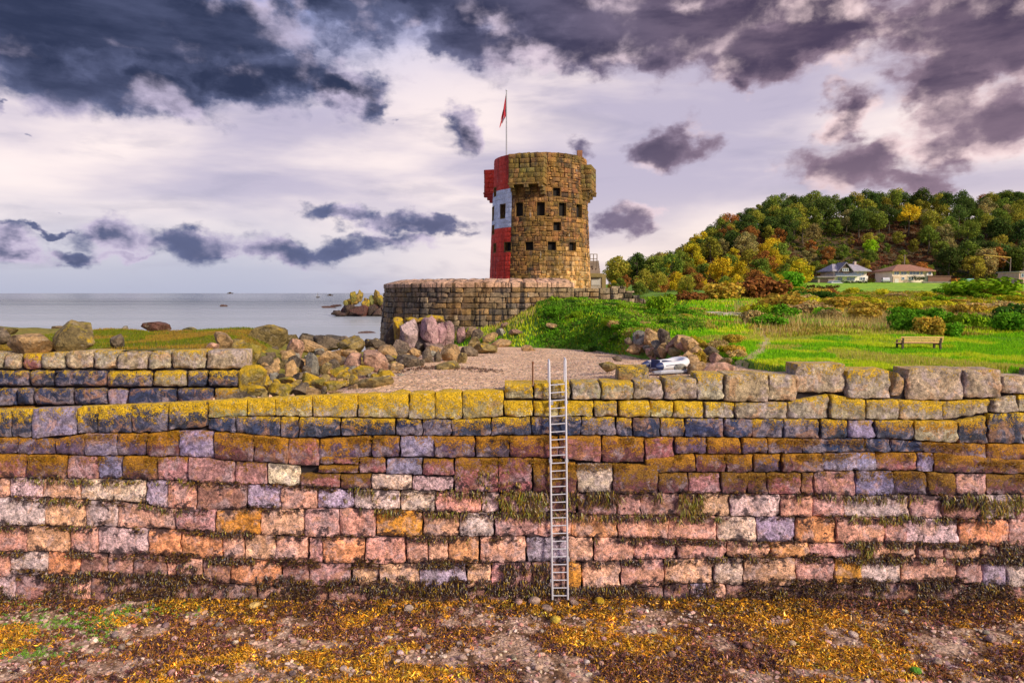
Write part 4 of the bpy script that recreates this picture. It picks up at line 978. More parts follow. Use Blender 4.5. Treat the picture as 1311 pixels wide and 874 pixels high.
def arc_solid(name, r0f, z0, z1, a0, a1, mat, parent, seg=40):
    mb = MB(); mb.v = []; mb.f = []
    for k in range(seg + 1):
        a = a0 + (a1 - a0)*k/seg
        for z in (z0, z1): r = r0f(z); mb.v.append((BX + r*math.sin(a) - BL[0], BY - r*math.cos(a) - BL[1], z - BL[2]))
    for k in range(seg): a = 2*k; mb.f.append((a, a + 2, a + 3, a + 1))
    n = len(mb.v); mb.v += [(0, 0, z1 - BL[2])]; 
    for k in range(seg): mb.f.append((2*k + 1, 2*k + 3, n))
    return mb.build(name, mat, parent)
arc_solid('battery_fill', lambda z: Rbt(z) - .22, BZ0, BZ1 + .2, A0, A1 - .01, 'core', bat)

# straight walls right of the battery, stone by stone
def stone_wall(name, label, x0, x1, Y, zb, tops, thick=.8, sh=.5, sl=(.6, 1.1), palette=None, mat='battery_masonry', rotz=0.0):
    """tops: list of (x, z) - stepped or sloping top; built in its own frame"""
    wl = thing(name, label, 'wall', (x0, Y, zb)); wl['kind'] = 'thing'; wl.rotation_euler = (0, 0, rotz)
    L_ = x1 - x0; palette = palette or [(.36,.27,.17),(.32,.25,.16),(.40,.31,.2),(.28,.2,.13)]
    def topz(x): return float(np.interp(x, [q[0] for q in tops], [q[1] for q in tops]))
    z = zb
    while z < max(q[1] for q in tops) - .1:
        z2 = z + sh*rd.uniform(.85, 1.15); x = 0.0
        while x < L_ - 1e-3:
            e = x + rd.uniform(*sl)
            if L_ - e < .35: e = L_
            zt_ = min(z2, topz(x0 + (x + e)/2))
            if zt_ - z > .12:
                V, Fq, tv = block([(x, z), (e, z), (e, zt_), (x, zt_)], lambda s, t, o_: (s, -o_, t), 2, 1, gap=.025, depth=thick, bulge=.04, rough=.05, seed=rd.randrange(99999), edge=.88, push=rd.uniform(-.03, .05), rnd=.04)
                # thick stones: close the back too
                V = np.array(V); V[:, 2] -= zb; c = V.mean(0); col = np.array(rd.choice(palette))*rd.uniform(.75, 1.2)
                o = obj('stone', np_mesh('stone', V - c, np.array(Fq), mat, cols=np.tile(col, (len(V), 1)), smooth=True, sharp=50), wl); o.location = c
            x = e
        z = z2
    mb = MB(); n = 24
    for k in range(n):
        xa, xb = .06 + (L_ - .12)*k/n, .06 + (L_ - .12)*(k + 1)/n; za = min(topz(x0 + xa), topz(x0 + xb)) - zb - .12
        if za > .05: mb.box((xa, .12, -.3), (xb, thick - .02, za))
    mb.build('wall_core', 'core', wl); return wl
q0, q1 = at(735, 392, 57), at(767, 367, 57)
stone_wall('curtain_wall', 'straight weathered stone wall joining the round battery on its right', q0.x, q1.x, 57, 7.0, [(0, q1.z - .1), (99, q1.z)], thick=1.2)
q0, q1 = at(767, 392, 60), at(792, 368, 60)
stone_wall('buttress_wall', 'narrow pale stone wall between the curtain wall and the stepped ruin', q0.x, q1.x, 60, 7.3, [(0, q1.z), (99, q1.z - .1)], thick=1.0)
q0 = at(782, 392, 63); X = lambda p_: at(p_, 380, 63).x; Z = lambda p_: at(700, p_, 63).z
stone_wall('stepped_ruin', 'ruined stone wall stepping down beside the tower outbuilding', q0.x, X(836), 63, 7.5, [(X(782), Z(366)), (X(800), Z(366.2)), (X(801), Z(370)), (X(809), Z(373)), (X(811), Z(376)), (X(820), Z(380)), (X(822), Z(382)), (X(836), Z(384))], thick=.9, sh=.42, sl=(.5, .9), palette=[(.16,.13,.11),(.30,.22,.16),(.10,.085,.08),(.40,.30,.2)])
# outbuilding behind the tower
X = lambda p_: at(p_, 360, 72).x; Z = lambda p_: at(700, p_, 72).z
ob = thing('outbuilding', 'small flat roofed outbuilding with a railed roof tucked behind the tower', 'building', (X(760), 72, 8.0)); OL = -ob.location
MB().box((X(750), 72, 8.0), (X(770.5), 76, Z(355))).build('wall', 'house_wall', ob, (.42, .36, .30, 1), loc=OL)
MB().box((X(770.6), 71.9, 8.0), (X(775.6), 76, Z(351))).build('side_wall', 'house_wall', ob, (.30, .22, .09, 1), loc=OL)
MB().box((X(750), 71.6, Z(355) + .004), (X(770.4), 76.2, Z(350))).build('roof_slab', 'house_wall', ob, (.26, .20, .08, 1), loc=OL, bevel=.03)
mb = MB()
for k in range(5): mb.box((X(754), 72.4 + k*.3, Z(350) + k*.28), (X(769), 75.8, Z(350) + (k + 1)*.28 - .004))
mb.build('steps', 'concrete', ob, loc=OL)
MB().box((X(757), 71.93, Z(365)), (X(768), 71.995, Z(357))).build('door', 'house_wall', ob, (.50, .47, .44, 1), loc=OL)
rail = MB()
for px in (756, 760.5, 765): rail.tube([(X(px), 72.6, Z(344)), (X(px), 72.6, Z(325))], .05, 6)
for py in (325, 331, 337): rail.tube([(X(755.5), 72.6, Z(py)), (X(765.4), 72.6, Z(py))], .04, 6)
rail.build('railing', 'concrete', ob, loc=OL)

# ------------------------------------------------------------------ leaves: clouds of small faces
def leaf_cloud(centres, radii, n_each, size, seed, cvar=.35, squash=.8, up=.3, shell=.55, flat=False):
    """quads spread through clumps; per clump brightness. returns V, F, cols"""
    r = np.random.default_rng(seed); P = []; N = []; K = []
    for i, (c, rad) in enumerate(zip(centres, radii)):
        n = max(4, int(n_each*(rad/np.mean(radii))**2))
        d = r.normal(size=(n, 3)); d /= np.linalg.norm(d, axis=1)[:, None]
        rr = rad*(shell + (1 - shell)*r.random(n)**.6)
        p = d*rr[:, None]; p[:, 2] *= squash
        P.append(p + np.array(c)); N.append(d + r.normal(size=(n, 3))*.55 + np.array([0, 0, up])); K.append(np.full(n, r.uniform(1 - cvar, 1 + cvar)))
    P = np.concatenate(P); N = np.concatenate(N); K = np.concatenate(K); n = len(P)
    N /= np.linalg.norm(N, axis=1)[:, None]
    T = np.cross(N, r.normal(size=(n, 3))); T /= np.linalg.norm(T, axis=1)[:, None]; B = np.cross(N, T)
    s = size*r.uniform(.6, 1.4, n)[:, None]; asp = r.uniform(.45, .8, n)[:, None]
    V = np.stack([P - T*s, P + B*s*asp, P + T*s, P - B*s*asp], 1).reshape(-1, 3)
    Fq = np.arange(4*n).reshape(-1, 4)
    hue = r.normal(size=(n, 3))*np.array([.10, .06, .10]) + 1
    col = np.repeat((K[:, None]*hue*r.uniform(.75, 1.25, n)[:, None]), 4, 0)
    return V, Fq, np.clip(col, .1, 3)
def crown_mesh(name, seed, h, wd, base, n=26, leaves=75, size=.30, top=1.0):
    r = np.random.default_rng(seed); cs = []; rs = []
    for k in range(n):
        t_ = (k + .5)/n; z = base + (h - base)*(.10 + .82*t_)
        prof = math.sin(math.pi*min(1, (.12 + .88*t_)**top))**.55
        a = r.uniform(0, 2*math.pi); q = wd*.5*prof*math.sqrt(r.uniform(.15, 1.0))*.86
        cs.append((q*math.cos(a), q*math.sin(a), z)); rs.append(wd*r.uniform(.13, .23))
    V, Fq, col = leaf_cloud(cs, rs, leaves, size, seed + 1)
    me = np_mesh(name, V, Fq, 'leaf', cols=col); return me
def trunk_mesh(name, seed, h, base, wd):
    rd_ = random.Random(seed); mb = MB(); r0 = h*.022
    pts = [(0, 0, -.6)]; x = y = 0
    for k in range(1, 6): x += rd_.uniform(-.25, .25); y += rd_.uniform(-.25, .25); pts.append((x, y, h*.82*k/5))
    mb.tube(pts, [r0*(1.35 - .2*k) for k in range(6)], 6)
    for k in range(6):
        zi = rd_.uniform(base*.8, h*.7); a = rd_.uniform(0, 6.28); l_ = wd*rd_.uniform(.25, .42); f_ = zi/(h*.82)*5; i_ = min(4, int(f_)); p0 = Vector(pts[i_]).lerp(Vector(pts[i_ + 1]), f_ - i_)
        mb.tube([p0, p0 + Vector((math.cos(a)*l_*.5, math.sin(a)*l_*.5, l_*.45)), p0 + Vector((math.cos(a)*l_, math.sin(a)*l_, l_*.75))], [r0*.45, r0*.3, r0*.12], 5)
    me = mb.mesh(name, 'bark', smooth=True)
    a = me.attributes.new('col', 'FLOAT_COLOR', 'POINT'); a.data.foreach_set('color', [.11, .085, .06, 1.0]*len(me.vertices)); return me
KINDS = []
for s, (h, wd, base, n, lv, sz, top) in enumerate([(11, 8.5, 2.5, 30, 80, .30, 1.0), (12, 9.5, 3.5, 32, 80, .30, .85), (10, 9, 1.5, 30, 80, .30, 1.1), (13, 8.5, 6.0, 26, 80, .28, .8), (8, 8, 1.0, 26, 80, .28, 1.1), (12.5, 9.5, 6.0, 24, 70, .28, .7), (9, 6, 1.2, 22, 80, .26, 1.25)]):
    KINDS.append((crown_mesh('crown', 200 + s*7, h, wd, base, n, lv, sz, top), trunk_mesh('trunk', 300 + s, h, base, wd), h, wd))
def tree(name, label, x, y, z, kind, sc, col, group):
    cm, tm, h, wd = KINDS[kind]; o = thing(name, label, 'tree', (x, y, z), group, random.uniform(0, 6.28)); o.scale = (sc*random.uniform(.9, 1.1), sc*random.uniform(.9, 1.1), sc)
    obj('trunk', tm, o); obj('crown', cm, o, color=(col[0]*3.0, col[1]*2.8, col[2]*2.2) + (1,)); return o
SP = {'dark': ((.030,.050,.014), 'dark green tree'), 'mid': ((.060,.085,.016), 'mid green tree'), 'olive': ((.105,.105,.018), 'olive green tree'), 'gold': ((.19,.155,.012), 'yellow green autumn tree'),
      'rust': ((.13,.060,.020), 'rust brown autumn tree'), 'lime': ((.14,.24,.012), 'bright lime green bush tree'), 'pale': ((.11,.10,.045), 'pale grey green tree')}
rt = random.Random(77); placed = []; ntree = 0
def try_tree(px, Y, wts, kinds, sc, where, group, mind):
    global ntree
    x = (px - 655.5)/F*Y; z = float(h_hill(x, Y))
    for (a, b) in placed:
        if (a - x)**2 + (b - Y)**2 < mind*mind: return False
    placed.append((x, Y)); c = rt.choices(list(wts), list(wts.values()))[0]; col, nm = SP[c]; j = rt.uniform(.75, 1.3)
    size = rt.uniform(*sc); k = rt.choice(kinds)
    tall = 'tall ' if KINDS[k][2]*size > 13.0 else 'low ' if KINDS[k][2]*size < 8 else ''
    shp = ['round crowned', 'broad', 'spreading', 'long trunked', 'bushy', 'flat topped', 'narrow'][k]
    tree('broadleaf_tree', f'{tall}{shp} {nm} {where}', x, Y, z, k, size, (col[0]*j*rt.uniform(.9, 1.1), col[1]*j, col[2]*j, 1), group); ntree += 1; return True
def fill(n, pxr, Yr, wts, kinds, sc, where, group, mind, cond=None):
    c = 0; tries = 0
    while c < n and tries < n*30:
        tries += 1; px = rt.uniform(*pxr); Y = rt.uniform(*Yr)
        if cond and not cond(px, Y): continue
        if try_tree(px, Y, wts, kinds, sc, where, group, mind): c += 1
DKW = {'dark': 5, 'mid': 3, 'olive': 2, 'pale': .6, 'rust': .4}
fill(96, (890, 1470), (275, 312), DKW, [0, 1, 3, 5], (.75, 1.05), 'in the wood on the hilltop', 'trees of the hilltop wood', 5.2, lambda p, Y: p > 900 + (312 - Y)*.5)
fill(80, (1000, 1470), (243, 275), {'dark': 4, 'mid': 3, 'olive': 2, 'gold': .8, 'pale': 1}, [0, 1, 2, 3, 5], (.65, .95), 'on the upper slope of the wooded hill', 'trees of the upper slope', 5.2, lambda p, Y: not (1040 < p < 1165 and Y < 258))
fill(30, (1200, 1470), (214, 243), {'dark': 3, 'mid': 3, 'pale': 2, 'olive': 1, 'rust': 1}, [0, 2, 4], (.75, 1.0), 'on the slope behind the brick hut', 'trees behind the brick hut', 5.5)
fill(30, (775, 905), (200, 275), {'mid': 2, 'olive': 3, 'gold': 2, 'dark': 1}, [0, 2, 4], (.75, 1.05), 'in the low wood behind the stepped ruin', 'trees of the low shore wood', 5.5)
fill(40, (835, 1030), (172, 228), {'gold': 3.5, 'olive': 3, 'mid': 2, 'pale': 1, 'rust': .6}, [0, 2, 4, 6], (.55, .85), 'on the lower slope above the shore', 'trees of the lower slope', 4.6)
fill(34, (880, 1010), (228, 278), {'rust': 2, 'olive': 2, 'dark': 3, 'mid': 1}, [4, 2, 6], (.6, .9), 'on the rusty left shoulder of the hill', 'trees of the hill shoulder', 4.8)
fill(26, (1030, 1190), (208, 255), {'olive': 2, 'rust': 1.5, 'pale': 1, 'mid': 2}, [4, 6], (.42, .65), 'in the clearing above the houses', 'bushy trees above the houses', 5)
for px, py, Y in [(1115, 318, 246), (1010, 358, 190), (958, 378, 178)]:
    q = at(px, py, Y); tree('lime_tree', {1115: 'bright lime green round tree in the clearing above the houses', 1010: 'bright lime green bush tree left of the garage', 958: 'small lime green bush tree by the shore wood'}[px], q.x, Y, float(h_hill(q.x, Y)) - 1, 4, .62 if px == 1115 else .5, SP['lime'][0] + (1,), None)
print('TREES', ntree)
for k in range(46):       # the wood comes down to the shore left of the lawn
    px = rt.uniform(775, 1005); Y = rt.uniform(108, 165); x = (px - 655.5)/F*Y; c = rt.choices(['gold', 'olive', 'mid', 'rust', 'pale'], [2.5, 3, 2, 1.6, 1])[0]; col, nm = SP[c]; j = rt.uniform(.75, 1.25); kd = rt.choice([2, 4, 6])
    tree('broadleaf_tree', f"low {['', '', 'spreading', '', 'bushy', '', 'narrow'][kd]} {nm} by the shore below the wooded hill", x, Y, max(float(h_land(x, Y)), float(h_hill(x, Y)) if Y > 128 else -9) - .3, kd, rt.uniform(.28, .48), (col[0]*j, col[1]*j, col[2]*j, 1), 'low trees along the shore')
# scrub that covers the hillside between the trees
def scatter_leaves(name, label, cat, pts, size, cols, seed, clump=.9, per=14, mat='leaf', kind='stuff', squash=.7):
    r = np.random.default_rng(seed); n = len(pts); d = r.normal(size=(n, per, 3)); d /= np.linalg.norm(d, axis=2)[..., None]
    d[..., 2] = np.abs(d[..., 2])
    cl = (np.asarray(clump)*np.ones(n))[:, None, None]
    P = pts[:, None, :] + d*cl*r.uniform(.4, 1.0, (n, per, 1))*np.array([1, 1, squash]); N = d + r.normal(size=d.shape)*.5
    P = P.reshape(-1, 3); N = N.reshape(-1, 3); N /= np.linalg.norm(N, axis=1)[:, None]; m_ = len(P)
    T = np.cross(N, r.normal(size=(m_, 3))); T /= np.linalg.norm(T, axis=1)[:, None]; B = np.cross(N, T)
    s = (np.repeat(np.asarray(size)*np.ones(n), per)*r.uniform(.6, 1.4, m_))[:, None]
    k_ = .6 if mat == 'leaf' else .26; s = s if mat == 'leaf' else s*1.55
    V = np.stack([P - T*s, P + B*s*k_, P + T*s, P - B*s*k_], 1).reshape(-1, 3)
    C_ = np.repeat(cols*(1.6 if mat == 'leaf' else 1.0), per, 0)*r.uniform(.7, 1.3, (m_, 1)); C_ = np.repeat(C_, 4, 0)
    o = obj(name, np_mesh(name, V, np.arange(4*m_).reshape(-1, 4), mat, cols=C_)); return tag(o, label, cat, kind=kind)
def pick(n, cols, wts, r, jit=.2):
    c = np.array(cols)[r.choice(len(cols), n, p=np.array(wts)/sum(wts))]; return c*r.uniform(1 - jit, 1 + jit, (n, 1))*(1 + r.normal(size=(n, 3))*.05)
r = np.random.default_rng(5)
n = 17000; Y = r.uniform(150, 300, n); px = r.uniform(775, 1480, n); x = (px - 655.5)/F*Y
keep = ~((Y < 203) & (px > 1025)) & ~((Y < 164) & (px < 840)); Y, px, x = Y[keep], px[keep], x[keep]; n = len(Y); z = h_hill(x, Y)
nz = fbm(x*.045, Y*.045, 91, 3); idx = nz
cc = np.where((idx > .56)[:, None], pick(n, [(.12,.045,.022), (.10,.055,.02), (.085,.04,.02)], [3, 2, 2], r), pick(n, [(.06,.09,.012), (.12,.12,.014), (.03,.05,.012), (.17,.14,.02)], [3, 3, 2, 1], r))
scatter_leaves('hill_scrub', 'rusty bracken and low scrub covering the hillside between the trees', 'scrub', np.stack([x, Y, z - .2], 1), r.uniform(.22, .4, n), cc, 6, clump=r.uniform(.7, 1.7, n), per=15)

# ------------------------------------------------------------------ bushes of the meadow
def bush_mesh(name, seed, n=24, leaves=80, size=.045):
    r = np.random.default_rng(seed); cs = []; rs = []
    for k in range(n):
        a = r.uniform(0, 6.28); q = math.sqrt(r.random())*.40; cs.append((q*math.cos(a), q*math.sin(a), r.uniform(.12, .62)*(1 - q*.7))); rs.append(r.uniform(.12, .22))
    V, Fq, col = leaf_cloud(cs, rs, leaves, size, seed + 3, cvar=.3); V[:, 2] = np.maximum(V[:, 2], -.08)
    return np_mesh(name, V, Fq, 'leaf', cols=col)
BUSH = [bush_mesh('foliage', 500 + k) for k in range(5)]
def stem_mesh(seed):
    rd_ = random.Random(seed); mb = MB()
    for k in range(6): a = k*1.05; mb.tube([(0, 0, -.1), (math.cos(a)*.12, math.sin(a)*.12, .2), (math.cos(a)*.3, math.sin(a)*.3, rd_.uniform(.35, .55))], [.02, .014, .006], 5)
    me = mb.mesh('stem', 'bark'); a = me.attributes.new('col', 'FLOAT_COLOR', 'POINT'); a.data.foreach_set('color', [.10, .07, .045, 1.0]*len(me.vertices)); return me
STEM = stem_mesh(4)
BC = {'ochre': (.34,.24,.035), 'lime': (.15,.25,.012), 'green': (.085,.21,.012), 'dark': (.045,.10,.014), 'straw': (.34,.25,.10), 'rust': (.20,.085,.025), 'yellow': (.33,.31,.018)}
def bush(label, x, y, w_, h_, c, group, z=None):
    z = float(land(x, y)) if z is None else z; o = thing('bush', label, 'bush', (x, y, z - .04), group, random.uniform(0, 6.28)); o.scale = (w_, w_*random.uniform(.8, 1.1), h_*1.55)
    j = random.uniform(.8, 1.2); obj('foliage', random.choice(BUSH), o, color=tuple(v*j*1.6 for v in BC[c]) + (1,)); obj('stem', STEM, o); return o
rb = random.Random(9)
CN = {'ochre': 'ochre autumn bush', 'lime': 'bright green bush', 'green': 'green bramble bush', 'dark': 'dark green bush', 'straw': 'straw coloured dry bush', 'rust': 'rust red bush', 'yellow': 'yellow green gorse bush'}
def bushes(n, pxr, Yr, wts, wr, hr, where, group):
    for k in range(n):
        px = rb.uniform(*pxr); Y = math.exp(rb.uniform(math.log(Yr[0]), math.log(Yr[1]))); c = rb.choices(list(wts), list(wts.values()))[0]; w_ = rb.uniform(*wr)
        bush(f"{'big' if w_ > sum(wr)/2 else 'small'} {CN[c]} {where}", (px - 655.5)/F*Y, Y, w_, rb.uniform(*hr), c, group)
bushes(72, (1010, 1480), (58, 130), {'ochre': 3, 'yellow': 6, 'straw': 2, 'rust': .3, 'lime': 1, 'green': 1}, (2.2, 4.2), (.7, 1.35), 'in the scrub before the houses', 'bushes of the far scrub')
bushes(46, (960, 1480), (42, 58), {'ochre': 3, 'yellow': 2, 'straw': 2, 'lime': 1, 'green': 2}, (1.4, 2.6), (.7, 1.2), 'in the scrub band of the meadow', 'bushes of the scrub band')
bushes(20, (1130, 1480), (36, 42), {'green': 3, 'dark': 1.5, 'lime': 1, 'ochre': 1}, (1.3, 2.4), (.8, 1.25), 'behind the wooden bench', 'bushes behind the bench')
bushes(20, (700, 880), (45, 54), {'green': 4, 'dark': 1.2, 'lime': 3, 'ochre': .8, 'straw': .6}, (.8, 1.7), (.3, .6), 'on the grassy mound before the tower', 'bushes of the mound')
bushes(12, (740, 860), (38, 44), {'green': 3, 'dark': 1.2, 'lime': 1.5, 'ochre': 1, 'straw': 1}, (.7, 1.4), (.3, .6), 'on the front slope of the mound', 'bushes of the mound front')
bushes(12, (885, 950), (24.5, 31), {'straw': 4, 'ochre': 2, 'yellow': 2}, (.6, 1.1), (.35, .6), 'round the boulders behind the dinghy', 'bushes round the boulders')
bushes(26, (990, 1060), (85, 125), {'ochre': 2, 'rust': 1, 'dark': 1.5, 'green': 1}, (2.5, 4), (.9, 1.5), 'below the brown garage', 'bushes below the garage')
for px, py, w_, h_, Y, c, lab in [(846,390,34,22,47,'lime','bright green bush on the crest of the mound beside the stepped ruin'),(1255,372,80,24,96,'lime','wide bright green bush on the lawn before the brick hut'),(1228,374,30,24,100,'dark','dark bush beside the wide bright green bush'),
      (1165,412,46,26,44,'green','rounded green bush behind the left end of the bench'),(1238,418,42,26,41,'lime','rounded bright green bush behind the right end of the bench'),(1298,412,46,34,43,'dark','dark green bush at the right of the scrub band'),
      (1003,392,50,26,62,'ochre','ochre bush beside the sandy track'),(1040,400,44,22,56,'straw','straw coloured bush beside the sandy track'),(885,383,46,16,86,'rust','rusty bush below the shore wood'),(930,378,60,24,92,'ochre','ochre bush below the shore wood'),(975,372,60,28,98,'rust','rust red hedge bush below the shore wood'),(1010,356,34,20,150,'green','green bush left of the garage')]:
    q = at(px, py + h_*.5, Y); k = Y/F; bush(lab, q.x, Y, w_*k*1.15, h_*k*1.25, c, None, z=q.z if Y < 110 else None)

# ------------------------------------------------------------------ grass
def blades(name, label, x, y, z, hgt, cols, seed, wid=.012, lean=.5, kind='stuff', mat='leaf', cat='grass'):
    r = np.random.default_rng(seed); n = len(x); a = r.uniform(0, 6.28, n); l_ = r.uniform(.1, lean, n)*hgt; b = r.uniform(0, 6.28, n)
    W = np.asarray(wid)*np.ones(n); bx, by = np.cos(a)*W, np.sin(a)*W
    V = np.stack([np.stack([x - bx, y - by, z - .01], 1), np.stack([x + bx, y + by, z - .01], 1), np.stack([x + np.cos(b)*l_, y + np.sin(b)*l_, z + hgt], 1)], 1).reshape(-1, 3)
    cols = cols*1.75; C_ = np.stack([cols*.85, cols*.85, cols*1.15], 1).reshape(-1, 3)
    o = obj(name, np_mesh(name, V, np.arange(3*n).reshape(-1, 3), mat, cols=C_)); return tag(o, label, cat, kind=kind)
PATHP = [(945, 55.0), (955, 50), (968, 44), (978, 38), (984, 33), (975, 28), (955, 24)]
def path_x(y): return (np.interp(-np.asarray(y), [-p[1] for p in PATHP], [p[0] for p in PATHP]) - 655.5)/F*np.asarray(y)
r = np.random.default_rng(15)
def lawn_cols(x, y, n, r):
    a = fbm(x*.5, y*.5, 101, 4); b = fbm(x*.22, y*.22, 103, 3)
    c = pick(n, [(.13,.32,.008), (.20,.38,.010), (.07,.20,.010)], [3, 2.5, 1.5], r)
    c = np.where((a > .56)[:, None], pick(n, [(.32,.40,.012), (.36,.36,.04)], [3, 1], r), c)
    return np.where((b > .60)[:, None], pick(n, [(.36,.28,.09), (.30,.31,.03), (.22,.30,.02)], [1.4, 2, 1], r), c)
n = 180000; y = 21.15 + 17*r.random(n)**1.25; x = r.uniform(6, 25, n)*np.maximum(1, y/26); on = (h_land(x, y) > g_land(x, y) - .02) & (np.abs(x - path_x(y)) > .42*r.random(n)) & (x/y < 1.1); x, y = x[on], y[on]; n = len(x)
tuf = fbm(x*1.3, y*1.3, 105, 3)
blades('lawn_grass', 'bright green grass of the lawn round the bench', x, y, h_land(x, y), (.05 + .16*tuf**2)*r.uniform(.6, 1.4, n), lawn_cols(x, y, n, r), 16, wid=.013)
n = 150000; y = 36 + 64*r.random(n)**1.6; px = r.uniform(560, 1540, n); x = (px - 655.5)/F*y; on = (h_land(x, y) > g_land(x, y) - .02) & (np.abs(x - path_x(y)) > .5*r.random(n)) & ~((y > 52) & (y < 62.5) & (px > 872) & (px < 990)) & ~((x < 6) & (y > 57)); x, y, px = x[on], y[on], px[on]; n = len(x)
cm = lawn_cols(x, y, n, r); dry = fbm(x*.3, y*.3, 107, 3) + .12*(px > 980); cm = np.where((dry > .60)[:, None], pick(n, [(.30,.22,.06), (.22,.19,.02), (.20,.11,.03), (.13,.17,.015)], [3, 3, 1, 2], r), cm)
mid_ = (px < 880) & (px > 690); cm = np.where((mid_ & (fbm(x*.6, y*.6, 109, 3) > .46))[:, None], pick(n, [(.05,.12,.012), (.10,.12,.02), (.16,.12,.04)], [3, 1, 1], r), cm)
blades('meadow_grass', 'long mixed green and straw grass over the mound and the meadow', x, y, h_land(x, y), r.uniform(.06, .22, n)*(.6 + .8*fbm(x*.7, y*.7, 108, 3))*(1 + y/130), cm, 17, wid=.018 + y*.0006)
n = 26000; y = r.uniform(36, 70, n); px = r.uniform(940, 1520, n); x = (px - 655.5)/F*y; on = fbm(x*.35, y*.35, 120, 3) > .48; x, y = x[on], y[on]; n = len(x)
blades('dry_grass', 'tall straw coloured dry grass in the scrub band', x, y, h_land(x, y), r.uniform(.3, .75, n), pick(n, [(.40,.30,.13), (.32,.24,.08), (.26,.15,.05)], [3, 3, 1], r), 18, wid=.02)
n = 15000; y = r.uniform(58, 125, n); px = r.uniform(1000, 1500, n); x = (px - 655.5)/F*y
scatter_leaves('scrub_cover', 'low yellow and ochre scrub between the bushes before the houses', 'scrub', np.stack([x, y, h_land(x, y)], 1)[:5000], .10, pick(5000, [(.26,.21,.015), (.26,.16,.03), (.14,.16,.015), (.30,.22,.07)], [4, 3, 2, 2], r), 19, clump=.7, per=14)
n = 8000; y = r.uniform(37, 58, n); px = r.uniform(690, 900, n); x = (px - 655.5)/F*y; on = (h_land(x, y) > g_land(x, y) + .1); x, y = x[on], y[on]; n = len(x)
scatter_leaves('mound_bramble', 'green bramble and ivy covering the mound', 'bramble', np.stack([x, y, h_land(x, y)], 1), .06, np.where((fbm(x*.5, y*.5, 131, 3) > .5)[:, None], pick(n, [(.085,.20,.012), (.045,.11,.012)], [2, 1], r), pick(n, [(.16,.33,.012), (.22,.26,.02), (.26,.20,.07)], [4, 1, 1], r)), 20, clump=.33, per=14)
n = 52000; x = r.uniform(-26, -8.5, n); y = r.uniform(27.8, 43.5, n); z = bank(x, y); on = z > 6.3; x, y, z = x[on], y[on], z[on]; n = len(x)
bw = fbm(x*.4, y*.4, 140, 3)
blades('bank_grass', 'short olive green grass on the bank behind the quay wall', x, y, z, r.uniform(.05, .14, n), np.where((bw > .54)[:, None], pick(n, [(.22,.15,.02), (.18,.11,.03)], [2, 1], r), pick(n, [(.11,.14,.010), (.15,.14,.012), (.07,.10,.01)], [3, 2, 2], r)), 21, wid=.018)
# path and track
def strip(name, pts, wd, mat, lift=.02):
    V = []; 
    for k, (x_, y_) in enumerate(pts):
        a = Vector(pts[max(k-1, 0)]); b = Vector(pts[min(k+1, len(pts)-1)]); d = (b - a).normalized(); nn = Vector((-d.y, d.x))
        for s in (-1, -.4, .4, 1):
            q = Vector((x_, y_)) + nn*s*wd*.5*(1 + .25*math.sin(k*1.3 + s)); V.append((q.x, q.y, float(h_land(q.x, q.y)) + (lift if abs(s) < .9 else -.03)))
    Fq = [(4*k + j, 4*k + j + 1, 4*k + j + 5, 4*k + j + 4) for k in range(len(pts) - 1) for j in range(3)]
    return structure(obj(name, np_mesh(name, np.array(V), np.array(Fq), mat, smooth=True)))
strip('worn_path', [(float(path_x(y_)), y_) for y_ in np.arange(24, 55, .7)], .75, 'worn_earth', .012)
strip('sandy_track', [(x_, 57 + .02*(x_ - 17)**2*.3) for x_ in np.arange(14.2, 21.8, .4)], 10.0, 'sand_track', .08)

# ------------------------------------------------------------------ low concrete wall and shore rocks beyond the mound
q0, q1 = at(862, 403, 80), at(932, 393, 80)
stone_wall('shore_wall', 'long low brown concrete wall beyond the sandy track', q0.x, q1.x, 80, q0.z - 1.2, [(0, q1.z), (99, q1.z)], thick=.6, sh=.75, sl=(1.6, 2.4), palette=[(.22,.16,.13),(.26,.19,.15)])
rd = random.Random(8)
for k in range(13): boulder('shore_rock', 'dark shore rock in the row behind the low concrete wall', 866 + k*6.3 + rd.uniform(-2, 2), 389.5 + rd.uniform(-1.5, 1.5), rd.uniform(8, 14), rd.uniform(6, 9), 84 + rd.uniform(0, 3), (.045, .035, .045, .0), 'dark rocks behind the low wall', cat='rock')

# ------------------------------------------------------------------ houses
def win(parent, x0, x1, z0, z1, y, frame=(.75,.75,.72,1), mull=1, L=(0, 0, 0), name='window', frm=.10):
    o = MB(); o.box((x0, y - .06, z0), (x1, y, z1)); wo = o.build(name, 'glass', parent, loc=L)
    f = MB(); t_ = frm
    f.box((x0 - t_, y - .10, z0 - t_), (x0, y + .02, z1 + t_)); f.box((x1, y - .10, z0 - t_), (x1 + t_, y + .02, z1 + t_)); f.box((x0, y - .10, z1), (x1, y + .02, z1 + t_)); f.box((x0, y - .14, z0 - t_), (x1, y + .02, z0))
    for k in range(1, mull + 1): xm = x0 + (x1 - x0)*k/(mull + 1); f.box((xm - .05, y - .09, z0), (xm + .05, y - .062, z1))
    f.build('frame', 'plain', wo, frame)
    return wo
HY = 190.0; HX = lambda p_: at(p_, 360, HY).x; HZ = lambda p_: at(700, p_, HY).z
zg = HZ(363)
h1 = thing('gabled_house', 'white and timber gabled house with grey roof and glass balcony below the wood', 'house', (HX(1089), HY, zg)); hx = h1.location.x
def X1(p_): return HX(p_) - hx
def Z1(p_): return HZ(p_) - zg
MB().box((X1(1066), .0, -1.2), (X1(1111), 8, Z1(353.2))).build('wall', 'house_wall', h1, (.92, .86, .80, 1))
MB().box((X1(1067), .35, Z1(353.2)+.004), (X1(1110), 8, Z1(347))).build('upper_wall', 'house_wall', h1, (.72, .62, .55, 1))
